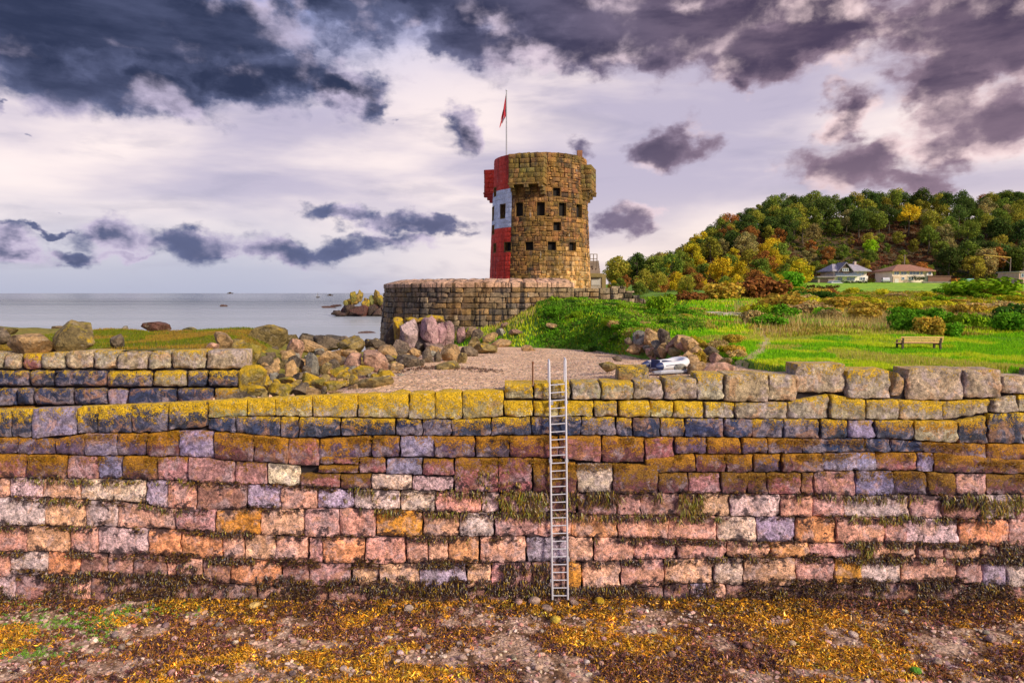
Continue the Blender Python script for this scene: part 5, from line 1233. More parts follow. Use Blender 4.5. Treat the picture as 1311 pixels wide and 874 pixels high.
rf = MB(); xa, xb = X1(1063.5), X1(1113.5); ze, zr = Z1(347.6), Z1(338.6)
rf.v = [(xa, -.9, ze), (xb, -.9, ze), (xb, 9, ze), (xa, 9, ze), (X1(1073), 4, zr), (X1(1104), 4, zr), (xa, -.9, ze+.25), (xb, -.9, ze+.25), (xb, 9, ze+.25), (xa, 9, ze+.25), (X1(1073), 4, zr+.3), (X1(1104), 4, zr+.3)]
rf.f = [(0,3,2,1), (6,7,11,10), (7,8,11), (8,9,10,11), (9,6,10), (0,1,7,6), (1,2,8,7), (2,3,9,8), (3,0,6,9)]
rfo = rf.build('roof', 'roof_tile', h1, (.38, .35, .40, 1))
gx0, gx1, gxm = X1(1071.5), X1(1088), X1(1080)
gb = MB(); gb.prism([(gx0, ze - .2), (gx1, ze - .2), (gxm, zr + .2)], -1.0, 3.6); gb.build('gable', 'dark_timber', h1)
gr = MB()
for a_, b_ in ((gx0 - .5, gxm), (gx1 + .5, gxm)): gr.prism([(a_, ze - .35), (a_, ze - .05), (b_, zr + .65), (b_, zr + .35)], -1.4, 3.8)
gr.build('gable_roof', 'roof_tile', h1, (.23, .21, .25, 1))
win(h1, X1(1076), X1(1083), Z1(347), Z1(344), -1.02, mull=2)
MB().box((X1(1101), 3.4, zr - .8), (X1(1103.5), 4.4, zr + 1.0)).build('chimney', 'house_wall', rfo, (.55, .42, .36, 1))
win(h1, X1(1069.5), X1(1080), Z1(352.6), Z1(348.6), .34, mull=2); win(h1, X1(1087), X1(1097), Z1(352.6), Z1(348.6), .34, mull=1); win(h1, X1(1100), X1(1106), Z1(352), Z1(349), .34, mull=1)
bl = MB(); bl.box((X1(1066), -1.8, Z1(354)), (X1(1098), .33, Z1(353.2))); blo = bl.build('balcony', 'house_wall', h1, (.6, .58, .58, 1))
MB().box((X1(1066), -1.8, Z1(353.2)+.003), (X1(1098), -1.74, Z1(350.8))).build('glass_rail', 'glass', blo)
win(h1, X1(1072), X1(1078), Z1(359), Z1(355), -.01, mull=1); win(h1, X1(1084), X1(1094), Z1(359), Z1(355), -.01, mull=2); win(h1, X1(1101), X1(1107), Z1(358.5), Z1(355), -.01, mull=1)
gar = thing('garage', 'brown flat roofed garage left of the gabled house', 'garage', (HX(1053), HY - 2, zg - .6))
gx = lambda p_: HX(p_) - HX(1053)
MB().box((gx(1043), 0, -.8), (gx(1064), 6, 2.2)).build('wall', 'house_wall', gar, (.36, .28, .22, 1)); MB().box((gx(1041), -.6, 2.204), (gx(1065), 6.3, 2.6)).build('roof', 'house_wall', gar, (.24, .21, .2, 1)); MB().box((gx(1046), -.06, -.4), (gx(1056), -.004, 1.8)).build('door', 'dark_timber', gar)
def car(label, x, y, z, col, rot):
    o = thing('parked_car', label, 'car', (x, y, z), None, rot)
    b = MB(); b.prism([(-2.1,.35),(2.1,.35),(2.15,.75),(1.3,.95),(.7,1.42),(-1.3,1.45),(-2.0,.98),(-2.15,.8)], -.85, .85); b.build('body', 'plain', o, col, bevel=.05)
    g_ = MB(); g_.prism([(-1.75,.98),(1.1,.98),(.62,1.36),(-1.25,1.38)], -.87, .87); g_.build('side_window', 'glass', o)
    for sx in (-1.3, 1.3):
        for sy in (-.8, .8):
            w_ = MB(); w_.tube([(sx, sy - .1, .32), (sx, sy + .1, .32)], .32, 12); wo = w_.build('wheel', 'void', o); MB().tube([(sx, sy - .115, .32), (sx, sy + .115, .32)], .17, 10).build('rim', 'aluminium', wo)
car('pale silver car parked beside the brown garage', HX(1061), HY - 4, zg - .7, (.45, .47, .5, 1), .3)
car('white car parked left of the hipped roof house', HX(1131), HY - 1, HZ(361.8) - .1, (.7, .7, .7, 1), 1.2)
h2 = thing('hipped_house', 'two storey tan house with a brown hipped roof and wide windows', 'house', (HX(1168), HY, HZ(362.5))); h2x, h2z = h2.location.x, h2.location.z
X2 = lambda p_: HX(p_) - h2x; Z2 = lambda p_: HZ(p_) - h2z
MB().box((X2(1142), 0, -1.5), (X2(1193), 9, Z2(346))).build('wall', 'house_wall', h2, (.88, .74, .58, 1))
MB().box((X2(1142.2), -.5, -1.5), (X2(1160), -.004, Z2(353.5))).build('lower_wall', 'house_wall', h2, (.72, .54, .40, 1))
r2 = MB(); xa, xb = X2(1139.5), X2(1195); ze, zr = Z2(346.2), Z2(337.8)
r2.v = [(xa, -1, ze), (xb, -1, ze), (xb, 10, ze), (xa, 10, ze), (X2(1160), 4.5, zr), (X2(1176), 4.5, zr), (xa, -1, ze-.3), (xb, -1, ze-.3), (xb, 10, ze-.3), (xa, 10, ze-.3)]
r2.f = [(0,1,5,4), (1,2,5), (2,3,4,5), (3,0,4), (6,9,8,7), (0,6,7,1), (1,7,8,2), (2,8,9,3), (3,9,6,0)]; r2.build('roof', 'roof_tile', h2, (.36, .17, .11, 1))
for a_, b_, m_ in ((1144.5, 1150, 1), (1153, 1160, 1), (1164, 1176, 2), (1178, 1180.5, 0), (1188, 1191.5, 0)): win(h2, X2(a_), X2(b_), Z2(351.4), Z2(347.6), -.01, mull=m_)
win(h2, X2(1163), X2(1169), Z2(358.4), Z2(355), -.01, mull=1); win(h2, X2(1153), X2(1156), Z2(358), Z2(355), -.51, mull=0)
MB().box((X2(1144), -.56, Z2(362)), (X2(1149), -.503, Z2(357))).build('garage_door', 'plain', h2, (.72, .66, .6, 1))
MB().box((X2(1160.2), -.35, Z2(354.4)), (X2(1183), -.004, Z2(353.2))).build('balcony', 'plain', h2, (.55, .5, .45, 1))
MB().box((X2(1194), 1.5, Z2(352.5)), (X2(1198), 8, Z2(350.5))).build('porch_roof', 'plain', h2, (.6, .6, .62, 1)); MB().box((X2(1185), -.4, -1.0), (X2(1187), -.004, Z2(349))).build('downpipe_strip', 'plain', h2, (.66, .64, .62, 1))
# garden wall, sheds, fence
def lowbox(name, label, cat, a, b, zt, zb, col, Y, d=3.0, roof=None):
    o = thing(name, label, cat, (HX((a + b)/2), Y, HZ(zb))); wx = HX(b) - HX((a + b)/2)
    MB().box((-wx, 0, -1.2), (wx, d, HZ(zt) - HZ(zb))).build('wall', 'house_wall', o, col)
    MB().box((-wx - .15, -.2, HZ(zt) - HZ(zb) + .004), (wx + .15, d + .2, HZ(zt) - HZ(zb) + .18)).build('top', 'roof_tile', o, roof or tuple(c*.8 for c in col[:3]) + (1,)); return o
lowbox('garden_wall', 'long grey garden wall right of the hipped roof house', 'wall', 1171, 1224, 361.5, 364.5, (.33, .29, .27, 1), HY - 4, .5)['kind'] = 'thing'
lowbox('wooden_fence', 'brown timber fence behind the garden wall', 'fence', 1186, 1215, 353.8, 363, (.20, .10, .07, 1), HY - .8, .2)
lowbox('orange_shed', 'small orange shed at the end of the timber fence', 'shed', 1217, 1222, 357.5, 363, (.70, .25, .03, 1), HY - 2, 2)
lowbox('blue_shed', 'small pale blue and white shed beside the orange one', 'shed', 1229, 1236, 357.8, 364, (.45, .60, .68, 1), HY - 3, 2, (.25, .5, .62, 1))
hut = thing('brick_hut', 'pink brick flat roofed building at the foot of the wooded slope', 'building', (HX(1295), HY - 8, HZ(365))); ux = hut.location.x
X3 = lambda p_: HX(p_) - ux; Z3 = lambda p_: HZ(p_) - HZ(365)
MB().box((X3(1277), 0, -1.5), (X3(1330), 8, Z3(349.5))).build('wall', 'house_wall', hut, (.62, .38, .33, 1)); MB().box((X3(1276), -.4, Z3(349.5) + .004), (X3(1331), 8.3, Z3(348.4))).build('roof', 'plain', hut, (.55, .45, .42, 1))
for a_, b_, m_ in ((1279.5, 1282.5, 0), (1287, 1290, 0), (1297, 1300, 0), (1305, 1311, 1)): win(hut, X3(a_), X3(b_), Z3(355.5), Z3(351.2), -.01, mull=m_)
MB().box((X3(1278), -.05, Z3(363.5)), (X3(1282), -.004, Z3(358))).build('door', 'dark_timber', hut); win(hut, X3(1298), X3(1301), Z3(362), Z3(358), -.01, mull=0)
# hedges
def hedge(label, a, b, zt, zb, Y, c):
    w_ = (HX(b) - HX(a))*Y/HY; o = thing('hedge', label, 'hedge', ((HX(a) + HX(b))/2*Y/HY, Y, at(700, zb, Y).z)); hh = at(700, zt, Y).z - at(700, zb, Y).z
    r_ = np.random.default_rng(int(a)); nn = int(w_*2.2); cs = [(-w_/2 + w_*k/nn, r_.uniform(-.5, .5), r_.uniform(.2, .85)*hh) for k in range(nn)]
    V, Fq, col = leaf_cloud(cs, [hh*.42]*nn, 60, .14, int(b)); obj('foliage', np_mesh('foliage', V, Fq, 'leaf', cols=col), o, color=c + (1,))
hedge('clipped dark green hedge before the gabled house', 1066, 1112, 359.5, 364.5, 186, (.03, .055, .015)); hedge('dark hedge under the windows of the hipped roof house', 1169, 1183, 353.5, 360, 188.5, (.03, .05, .015)); hedge('ragged hedge between the two houses', 1112, 1122, 355, 364, 188, (.09, .10, .015))
hedge('low rusty hedge along the lawn edge below the houses', 1025, 1075, 365, 371, 150, (.10, .045, .02))
# lawn in front of the houses: a bright mown strip
def lawn_z(x, y): return np.maximum(h_land(x, y), h_hill(x, y)) + .05 + np.interp(y, [118, 150, 180, 192], [0, .25, .45, .5])
structure(grid_sheet('mown_lawn', lawn_z, np.arange(60, 215, 1.5), np.arange(128, 193, 1.5), 'mown'))
# poles
def pole_(name, label, px, y0, y1, Y, r_=.12):
    a, b = at(px, y0, Y), at(px, y1, Y); o = thing(name, label, 'pole', (a.x, Y, a.z)); MB().tube([(0, 0, -1), (0, 0, b.z - a.z)], [r_*1.2, r_*.8], 8).build('shaft', 'concrete', o); return o, b.z - a.z
o, hh = pole_('utility_pole', 'slim utility pole behind the hipped roof house', 1157.5, 345, 326, 204, .16); MB().box((-.9, -.06, hh - .5), (.9, .06, hh - .35)).build('crossarm', 'dark_timber', o)
o, hh = pole_('boom_mast', 'thin mast carrying a long yellow boom behind the brick hut', 1293, 350, 329.5, 205, .14); kk = 205/F
MB().tube([(0, 0, hh - .1), (-35*kk, 0, hh + 3*kk)], .16, 6).build('boom', 'plain', o, (.55, .38, .05, 1)); MB().tube([(0, 0, hh*.6), (-3, 0, hh)], .07, 6).build('brace', 'concrete', o)

# ------------------------------------------------------------------ bench
bq = at(1179, 450, 28.5); bz = float(h_land(bq.x, 28.5)); bn = thing('park_bench', 'slatted wooden bench on the lawn facing the sea', 'bench', (bq.x, 28.5, bz - .04), None, R(-4)); bn.scale = (1, 1, .72); BW = .86
for k, z in enumerate((.50, .63, .76)):
    MB().box((-BW, -.03 - .03*k, z), (BW, .0 - .03*k, z + .085)).build('back_slat', 'timber', bn, bevel=.008)
for k in range(4): MB().box((-BW, .06 + k*.11, .415), (BW, .15 + k*.11, .45)).build('seat_slat', 'timber', bn, bevel=.008)
for s in (-1, 1):
    lg = MB(); x = s*(BW - .1); lg.prism([(-.10, .0), (-.03, .0), (.04, .41), (-.03, .86), (-.085, .86), (-.04, .41)], x - .035, x + .035, 'x'); lg.build('rear_leg', 'dark_timber', bn)
    MB().box((x - .035, .42, 0), (x + .035, .49, .41)).build('front_leg', 'dark_timber', bn); MB().box((x - .03, .03, .345), (x + .03, .419, .40)).build('rail', 'dark_timber', bn); MB().box((x - .04, -.02, .60), (x + .04, .5, .635)).build('armrest', 'timber', bn, bevel=.006)
    MB().box((x - .03, .44, .452), (x + .03, .485, .598)).build('arm_post', 'dark_timber', bn)

# ------------------------------------------------------------------ ladder
ld = thing('ladder', 'long aluminium ladder standing against the sea wall', 'ladder', (1.36, 19.9, .05)); LL = -ld.location
def lp(px, py): 
    Y = 20.0
    for _ in range(3): q = at(px, py, Y); Y = face_y(q.z) - .17
    return q
B0, B1 = lp(707.3, 767), lp(727, 767); T0, T1 = lp(703.2, 463), lp(724, 461)
MB().tube([B0, B0.lerp(T0, .5), T0], .030, 8).build('rail', 'aluminium', ld, loc=LL, smooth=True); MB().tube([B1, B1.lerp(T1, .5), T1], .030, 8).build('rail', 'aluminium', ld, loc=LL, smooth=True)
g0 = T0 + Vector((0, .9, 0)); 
MB().tube([T0 + Vector((0, 0, -.02)), T0 + Vector((0, .05, .03)), T0 + Vector((0, .4, .03)), T0 + Vector((0, .46, -.05)), T0 + Vector((0, .46, -.80))], .024, 8).build('grab_rail', 'aluminium', ld, loc=LL, smooth=True)
MB().tube([T1 + Vector((0, 0, -.02)), T1 + Vector((0, .05, .03)), T1 + Vector((0, .4, .03)), T1 + Vector((0, .46, -.05)), T1 + Vector((0, .46, -.80))], .024, 8).build('grab_rail', 'aluminium', ld, loc=LL, smooth=True)
NR = 28
for k in range(NR):
    y = 762 - k*(762 - 492)/(NR - 1); f_ = (767 - y)/(767 - 462); a, b = B0.lerp(T0, f_), B1.lerp(T1, f_)
    MB().tube([a, b], .017, 8).build('rung', 'aluminium', ld, loc=LL, smooth=True)
for px, py in ((706, 516), (725, 515), (705, 590), (725.5, 590), (727, 716), (706.5, 743)):
    q = lp(px, py); MB().box((q.x - .05, q.y - .02, q.z - .05), (q.x + .05, q.y + .16, q.z + .05)).build('bracket', 'grey_board', ld, loc=LL, bevel=.01)
# rusty pole
a = at(682, 492, 21.6); rp = thing('rusty_stake', 'thin rusty iron stake on the gravel beside the ladder top', 'stake', (a.x, 21.6, 6.2)); zt = at(682, 464, 21.6).z
MB().tube([(0, 0, -.3), (0, 0, zt - 6.2)], .024, 8).build('shaft', 'rust', rp); MB().tube([(0, 0, zt - 6.24), (0, 0, zt - 6.17)], .035, 8).build('cap', 'rust', rp)

# ------------------------------------------------------------------ dinghy, board and stones on the wall top
q = at(853, 472, 22.9); dz = float(g_land(q.x, 22.9)) + .02
dg = thing('inflatable_dinghy', 'white inflatable dinghy with navy tube ends lying on the gravel', 'dinghy', (q.x, 22.9, dz), None, R(33)); dg.scale = (.8, .8, .8)
tb = []; 
for k in range(17):
    t_ = k/16; a = math.pi*(t_*1.0) ; tb.append((.55 + .42*math.sin(a)*1.0 if .0 < t_ < 1 else .55, .40*math.cos(a), .24 + .10*math.sin(a)))
path = [(-.72, .40, .22)] + [(-.35, .40, .22), (.1, .40, .22)] + tb + [(.1, -.40, .22), (-.35, -.40, .22), (-.72, -.40, .22)]
MB().tube(path, .175, 14).build('tube', 'white_tube', dg, smooth=True, sharp=60)
for s in (-1, 1): MB().tube([(-.72, s*.40, .22), (-.86, s*.40, .22), (-1.02, s*.40, .23)], [.178, .14, .05], 14).build('cone_end', 'navy', dg, smooth=True, sharp=60)
MB().box((-.70, -.24, .08), (.72, .24, .13)).build('floor', 'grey_board', dg); MB().box((-.66, -.24, .10), (-.60, .24, .46)).build('transom', 'navy', dg, bevel=.01)
MB().box((.02, -.42, .33), (.24, .42, .37)).build('seat', 'navy', dg, bevel=.012); MB().tube([(-.6, .575, .26), (.2, .575, .28), (.7, .42, .34)], .014, 6).build('grab_line', 'navy', dg); MB().tube([(-.6, -.575, .26), (.2, -.575, .28), (.7, -.42, .34)], .014, 6).build('grab_line', 'navy', dg)
a, b = at(836, 483, 21.75), at(887, 474.5, 22.4); dv = Vector((b.x - a.x, b.y - a.y)); ang = math.atan2(dv.y, dv.x)
bd = thing('board', 'flat grey board with a pointed end lying in front of the dinghy', 'board', ((a.x + b.x)/2, (a.y + b.y)/2 - .1, float(g_land((a.x + b.x)/2, 21.9)) + .05), None, ang); L = dv.length/2 + .02
s_ = MB(); s_.prism([(-L, -.06), (-L + .18, -.17), (L - .02, -.20), (L, -.18), (L, .18), (L - .02, .20), (-L + .18, .17), (-L, .06)], .0, .07, 'z'); s_.build('deck', 'grey_board', bd, bevel=.015)
MB().box((-L + .25, -.10, .0705), (L - .15, .10, .082)).build('pad', 'white_tube', bd)
o = stone_obj('stone_block', *block([(at(789, 486, 21.0).x, 6.42), (at(832, 486, 21.0).x, 6.42), (at(831, 466, 21.0).x, 7.0), (at(791, 465, 21.0).x, 7.0)], lambda s, t, o_: (s, 20.85 - o_ + .12*(t - 6.42), t), 6, 5, gap=.02, depth=.62, bulge=.06, rough=.06, seed=8080, rnd=.06), None, (.24, .19, .08, .45)); tag(o, 'mossy squared stone block sitting on the wall top left of the dinghy', 'stone block')
MB().box((at(791, 486, 21).x + .02, 20.95, 6.44), (at(831, 486, 21).x - .02, 21.5, 6.97)).build('block_back', 'core', o, loc=-Vector(o.location))
for px, py, w_, h_, Y, c, lab in [(779,469,24,14,22.6,'n','mossy stone on the gravel left of the squared block'),(790,459,14,8,25,'d','small dark stone on the gravel behind the mossy stone')]: boulder('boulder', lab, px, py, w_, h_, Y, RC[c][0], None)

# ------------------------------------------------------------------ seaweed and pebbles
r = np.random.default_rng(31)
WEED = [(.040,.018,.020), (.075,.034,.014), (.14,.075,.010), (.24,.14,.012), (.026,.016,.024), (.22,.21,.020), (.40,.25,.015)]
def strands(name, label, x, y, z, ln, cols, wid, seed, parent=None, curl=.35):
    r = np.random.default_rng(seed); n = len(x); W = wid*r.uniform(.6, 1.5, n); a = r.uniform(-.9, .9, n); out = r.uniform(.02, .09, n); dx = r.normal(size=n)*curl*ln
    bx, by = np.cos(a)*W, np.sin(a)*W
    P0 = np.stack([x, y, z], 1); P1 = P0 + np.stack([dx*.4, -out, -ln*.45], 1); P2 = P0 + np.stack([dx, -out*.7, -ln], 1); Wv = np.stack([bx, by, np.zeros(n)], 1)
    V = np.stack([P0 - Wv*.6, P0 + Wv*.6, P1 + Wv, P1 - Wv, P2 + Wv*.35, P2 - Wv*.35], 1).reshape(-1, 3)
    i = np.arange(n)[:, None]*6; Fq = np.concatenate([i + np.array([0, 1, 2, 3]), i + np.array([3, 2, 4, 5])])
    o = obj(name, np_mesh(name, V, Fq, 'wet_weed', cols=np.repeat(cols, 6, 0))); return tag(o, label, 'seaweed', kind='stuff')
X = []; Zz = []; Ln = []; Cc = []
def hang(xpx, ypx, ln, pal, wts):
    n = len(xpx); 
    for k in range(n): q = px_wall(xpx[k], ypx[k]); X.append(q[0]); Zz.append(q[1])
    Ln.extend(list(ln)); Cc.append(pick(n, pal, wts, r, .35))
for bot, dens, lo, hi, wts in ((D_BOT, 800, .06, .24, [3, 3, 3, 2, 1, 4, 1]), (E_BOT, 1100, .05, .20, [4, 3, 2, 2, 2, 4, .5]), (F_BOT, 1800, .04, .13, [5, 3, 2, 1, 3, 1.5, .5]), (G_BOT, 2600, .04, .14, [5, 3, 2, 1, 3, .8, .5]), (H_BOT, 3600, .05, .16, [5, 3, 2, 1.5, 3, .5, .8])):
    dens = int(dens*1.2); xp = r.uniform(-150, 1460, dens*3); mk = fbm(xp*.020, np.full_like(xp, lo*97), 151, 4) + .12*(fbm(xp*.15, np.full_like(xp, hi*91), 153, 2) - .5); o_ = np.argsort(-mk)[:dens]; xp = xp[o_]
    yy = np.array([interp(bot, v) for v in xp]) + r.normal(size=dens)*2.6
    hang(xp, yy, r.uniform(lo, hi, dens)*(.5 + fbm(xp*.03, xp*0, 155, 2)), WEED, wts)
for (xa, xb, ya, yb, nn, lo, hi, wts) in [(722,795,626,640,520,.15,.42,[4,4,3,1.5,2,2,.6]),(1205,1260,632,640,420,.15,.42,[4,4,3,1.5,2,2,.6]),(1090,1170,655,666,260,.1,.22,[2,2,2,2,0,5,1]),(870,900,630,652,240,.15,.35,[1,1,3,3,0,6,1]),(640,700,628,655,500,.12,.4,[1,2,3,3,0,5,1]),(1255,1311,632,655,340,.15,.3,[1,1,3,4,0,5,2]),
        (580,705,600,632,260,.06,.18,[3,3,3,3,1,3,2]),(0,1311,748,772,3000,.06,.18,[4,4,3,2,3,.6,1]),(330,640,735,752,900,.08,.2,[5,3,2,1,3,.5,.6]),(640,705,718,750,700,.08,.25,[5,3,2,1,3,.5,.6]),(230,262,716,745,240,.08,.2,[5,3,2,1,3,.5,.6]),(100,215,728,742,500,.08,.2,[5,3,2,1,3,.5,.6]),(1095,1115,690,716,160,.15,.3,[1,1,3,3,0,5,1]),(1255,1330,690,716,420,.08,.2,[5,3,2,1,3,.5,.6]),(820,930,655,665,300,.08,.2,[3,3,2,1,1,4,.6]),
        (20,240,612,618,240,.05,.14,[2,2,2,2,1,4,2]),(410,640,628,640,120,.05,.14,[3,3,3,2,1,4,1])]:
    nt = max(3, nn//9); ti = r.integers(0, nt, nn); tx, ty, tl = r.uniform(xa, xb, nt), r.uniform(ya, yb, nt), r.uniform(lo, hi, nt)
    hang(tx[ti] + r.normal(size=nn)*1.8, ty[ti] + r.normal(size=nn)*1.2, tl[ti]*r.uniform(.6, 1.1, nn), WEED, wts)
X = np.array(X); Zz = np.array(Zz); Ln = np.array(Ln); Cc = np.concatenate(Cc)
strands('hanging_seaweed', 'dark brown and olive seaweed hanging along the lower courses of the sea wall', X, face_y(Zz) - .055 - r.uniform(0, .04, len(X)), Zz, Ln, Cc, .011, 33)
xp = []; yp = []
for bot, nn, up, dn in ((I_BOT, 6500, 30, 0), (H_BOT, 3400, 9, 7), (G_BOT, 2300, 6, 7), (F_BOT, 1300, 3, 6), (E_BOT, 900, 3, 6), (D_BOT, 900, 3, 5)):
    nn = int(nn*1.2); a = r.uniform(-150, 1460, nn*3); b = np.array([interp(bot, v) for v in a]) + r.uniform(-up, dn, nn*3) - (6 if bot is I_BOT else 0)
    mk = fbm(a*.028, b*.05, 181 + nn, 4) + .16*r.random(nn*3) + (.010*(b - 750) if bot is I_BOT else 0); o_ = np.argsort(-mk)[:nn]; xp.append(a[o_]); yp.append(b[o_])
xp = np.concatenate(xp); yp = np.concatenate(yp); qs = np.array([px_wall(a, b) for a, b in zip(xp, yp)]); n = len(qs)
cw = pick(n, WEED[:5] + [(.30,.16,.02), (.16,.05,.06)], [4, 4, 3, 1.5, 2.5, 1.2, 1.5], r, .4)
scatter_leaves('wall_wrack', 'dark maroon and brown wrack clumps rooted in the lower joints of the sea wall', 'seaweed', np.stack([qs[:, 0], face_y(qs[:, 1]) - .06, qs[:, 1]], 1), r.uniform(.010, .024, n), cw, 47, clump=r.uniform(.03, .085, n), per=9, mat='wet_weed', squash=.9)
# gold moss tufts on the upper edges of the middle courses
xp = []; yp = []
for bot, nn in ((AB, 3200), (C_BOT, 3600), (C2_BOT, 900)):
    a = r.uniform(-5 if bot is not C2_BOT else 826, 1320, nn*3); mk = fbm(a*.03, a*0 + nn, 161, 4); a = a[np.argsort(-mk)[:nn]]; xp.append(a); yp.append(np.array([interp(bot, v) for v in a]) + np.abs(r.normal(size=nn))*5 + 1)
xp = np.concatenate(xp); yp = np.concatenate(yp); qs = np.array([px_wall(a, b) for a, b in zip(xp, yp)])
scatter_leaves('wall_moss', 'gold and brown moss tufts on the upper edges of the dark wall courses', 'moss', np.stack([qs[:, 0], face_y(qs[:, 1]) - .075, qs[:, 1]], 1), .012, pick(len(qs), [(.40,.20,.006), (.28,.13,.008), (.14,.06,.010), (.50,.30,.01)], [3, 3, 2, 1.5], r), 35, clump=.035, per=5, mat='wet_weed')
# foreshore wrack
n = 60000; x = r.uniform(-19, 19, n*3); y = r.uniform(14.6, 19.95, n*3); mk = fbm(x*.8, y*1.5, 171, 4) + .12*sstep(y, 18.4, 19.6); o_ = np.argsort(-(mk + .42*r.random(n*3)))[:n]; x, y = x[o_], y[o_]
ck = fbm(x*.35, y*.5, 173, 3)
cw = np.where((ck > .50)[:, None], pick(n, [(.62,.32,.02), (.50,.24,.012), (.34,.15,.012), (.12,.05,.03), (.40,.32,.03)], [3, 3.5, 3, 2, 1], r, .35), pick(n, [(.12,.045,.045), (.22,.09,.02), (.42,.21,.015), (.045,.022,.032), (.28,.11,.09)], [3, 3, 3, 2, 1], r, .35))
cw = cw*1.3*np.exp(r.normal(size=(n, 1))*.45); cw = np.where(((y > 18.9) & (r.random(n) < .35))[:, None], pick(n, [(.035,.016,.016), (.06,.03,.014), (.12,.06,.01)], [3, 2, 1], r, .3), cw)
scatter_leaves('wrack', 'golden brown and maroon bladder wrack covering the foreshore', 'seaweed', np.stack([x, y, beach_z(x, y)], 1), r.uniform(.016, .040, n), cw, 37, clump=r.uniform(.06, .17, n), per=8, mat='wet_weed', squash=.9)
gx_, gy_ = [], []
for (px, py, rx, ry, nn) in [(60,800,70,14,150),(40,838,45,9,90),(190,783,70,8,90),(120,795,40,10,60),(15,775,35,6,30),(125,805,24,24,60)]:
    for k in range(nn):
        a, b = px + r.normal()*rx*.6, py + r.normal()*ry*.6; d = at(a, b, 1.0) - Vector((0, 0, HC)); t_ = -HC/d.z; gx_.append(d.x*t_); gy_.append(min(19.9, t_))
gx_ = np.array(gx_); gy_ = np.array(gy_)
scatter_leaves('sea_lettuce', 'bright green sea lettuce patches on the foreshore', 'seaweed', np.stack([gx_, gy_, beach_z(gx_, gy_) + .05], 1), .022, pick(len(gx_), [(.16,.36,.02), (.10,.25,.02), (.25,.42,.05)], [3, 2, 1], r), 39, clump=.07, per=10, mat='wet_weed')
def pebbles(name, label, x, y, z, s, cols, seed, cat='pebbles'):
    r = np.random.default_rng(seed); bm = bmesh.new(); bmesh.ops.create_icosphere(bm, subdivisions=1, radius=1.0); B = np.array([v.co[:] for v in bm.verts]); Fb = np.array([[v.index for v in f.verts] for f in bm.faces]); bm.free()
    n = len(x); sc = np.stack([s*r.uniform(.7, 1.3, n), s*r.uniform(.7, 1.3, n), s*r.uniform(.35, .75, n)], 1); a = r.uniform(0, 6.28, n)
    V = B[None]*(1 + .22*r.normal(size=(n, len(B), 1)))*sc[:, None]; c_, s_ = np.cos(a)[:, None], np.sin(a)[:, None]
    V = np.stack([V[..., 0]*c_ - V[..., 1]*s_ + x[:, None], V[..., 0]*s_ + V[..., 1]*c_ + y[:, None], V[..., 2] + z[:, None]], -1)
    Fq = (Fb[None] + np.arange(n)[:, None, None]*len(B)).reshape(-1, 3)
    o = obj(name, np_mesh(name, V.reshape(-1, 3), Fq, 'pebble_stone', cols=np.repeat(cols, len(B), 0), smooth=True, sharp=40)); return tag(o, label, cat, kind='stuff')
n = 9000; x = r.uniform(-17, 17, n); y = r.uniform(14.6, 19.95, n)
pebbles('pebbles', 'small pink and tan pebbles between the wrack on the foreshore', x, y, beach_z(x, y) + .012, .02 + .065*r.random(n)**3, pick(n, [(.62,.40,.32), (.70,.50,.38), (.44,.3,.26), (.75,.60,.50), (.60,.28,.24)], [3, 2, 3, 1.5, 1.5], r, .25), 41)
n = 16000; x = r.uniform(-9, 8, n); y = 21.2 + 20*r.random(n)**1.6; on = g_land(x, y) > h_land(x, y); x, y = x[on], y[on]; n = len(x)
pebbles('shingle', 'loose pinkish shingle on the gravel beach behind the wall', x, y, g_land(x, y) + .008, .012 + .035*r.random(n)**3, pick(n, [(.46,.32,.25), (.52,.38,.30), (.34,.25,.2), (.58,.46,.38)], [3, 3, 2, 1], r, .2), 43)
# dry weed line on the gravel
n = 260; t_ = r.random(n); x = -5.2 + 4.6*t_ + r.normal(size=n)*.25; y = 25.5 + 2.5*np.sin(t_*3) + r.normal(size=n)*.5
scatter_leaves('tide_wrack', 'dry brown seaweed scattered along the tide line of the gravel beach', 'seaweed', np.stack([x, y, g_land(x, y) + .01], 1), .03, pick(n, [(.10,.05,.03), (.16,.08,.04)], [1, 1], r), 45, clump=.10, per=8, mat='wet_weed', squash=.3)
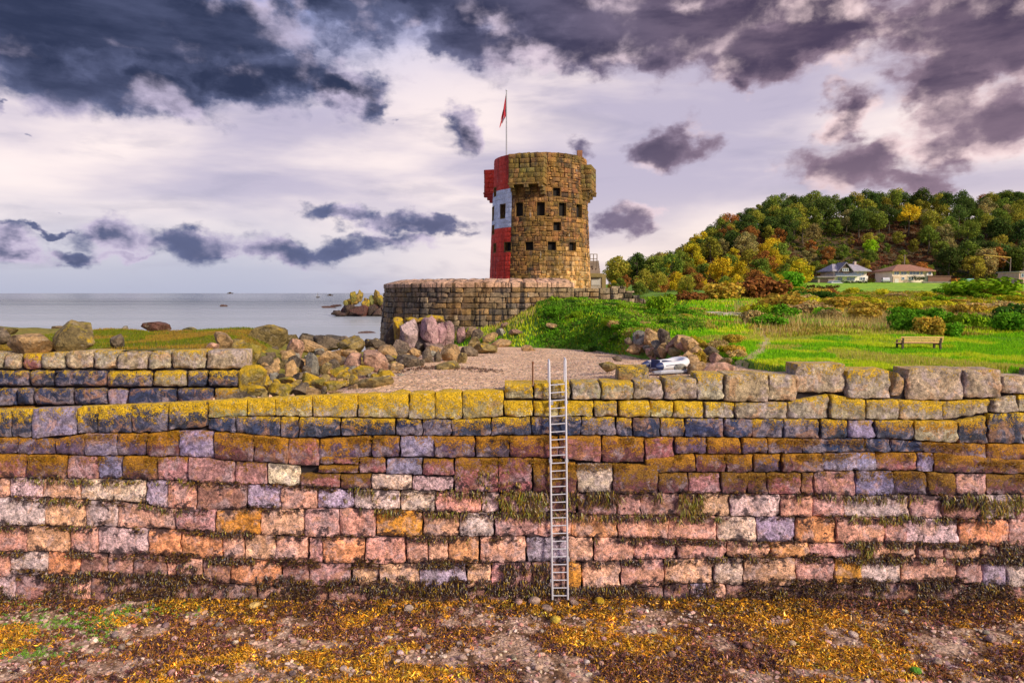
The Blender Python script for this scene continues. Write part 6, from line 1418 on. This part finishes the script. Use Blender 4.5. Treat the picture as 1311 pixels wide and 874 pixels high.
# loose cobbles that can be told apart on the foreshore
PEB = [rock_mesh('cobble', 70 + s, sub=2, cuts=4, flat=(.7, .95), amp=.2, fine=.03) for s in range(5)]
def cobble(px, py, wpx, col, lab, group=None):
    d = at(px, py, 1.0) - Vector((0, 0, HC)); t_ = -HC/d.z; Y = min(19.7, t_); x_ = d.x*Y; k = wpx*Y*1.08/F; z_ = float(beach_z(x_, Y))
    o = obj('cobble', random.choice(PEB)); o.scale = (k, k*.85, k*.62); o.rotation_euler = (0, 0, random.uniform(0, 6)); o.location = (x_, Y, z_ + k*.22 + .03); o.color = col; tag(o, lab, 'stone', group)
for a_ in [(768,765,15,(.62,.42,.07,.55),'big golden yellow cobble at the wall foot right of the ladder'),(711,797,16,(.60,.45,.06,.5),'yellow square cobble on the wrack below the ladder foot'),(684,768,18,(.52,.36,.28,0),'pale pink cobble beside the ladder foot'),(664,772,12,(.5,.3,.25,0),'small pink cobble left of the ladder foot'),(523,782,13,(.60,.46,.38,0),'pale cream cobble lying alone on the wrack'),(326,779,14,(.58,.40,.14,.3),'tan yellow cobble near the wall foot'),(1172,862,14,(.12,.34,.02,0),'bright green weedy cobble on the foreshore'),(440,860,12,(.58,.42,.36,0),'pale pink cobble in the golden wrack'),(957,830,14,(.45,.22,.18,0),'red brown cobble in the wrack'),(1268,820,15,(.5,.34,.3,0),'pinkish cobble among maroon wrack'),(700,782,14,(.48,.33,.27,0),'flat pink cobble under the ladder'),(735,772,12,(.45,.3,.24,0),'rounded cobble right of the ladder foot'),(592,845,11,(.52,.36,.3,0),'small pale cobble in the middle of the wrack'),(1092,815,12,(.55,.42,.36,0),'small cream cobble among maroon wrack'),(860,842,12,(.48,.28,.22,0),'salmon cobble in the golden wrack')]: cobble(*a_)
rd = random.Random(12)
for k in range(60):
    cc_, nm = rd.choice([((.62,.38,.31), 'pink'), ((.5,.29,.23), 'red brown'), ((.70,.55,.46), 'cream'), ((.42,.30,.27), 'grey brown')]); sz = rd.uniform(6, 11)
    cobble(rd.uniform(0, 1311), rd.uniform(776, 870), sz, tuple(c*rd.uniform(.85, 1.1) for c in cc_) + (0,), f"{'tiny' if sz < 8 else 'small'} {nm} cobble scattered on the wrack", 'small cobbles on the foreshore')
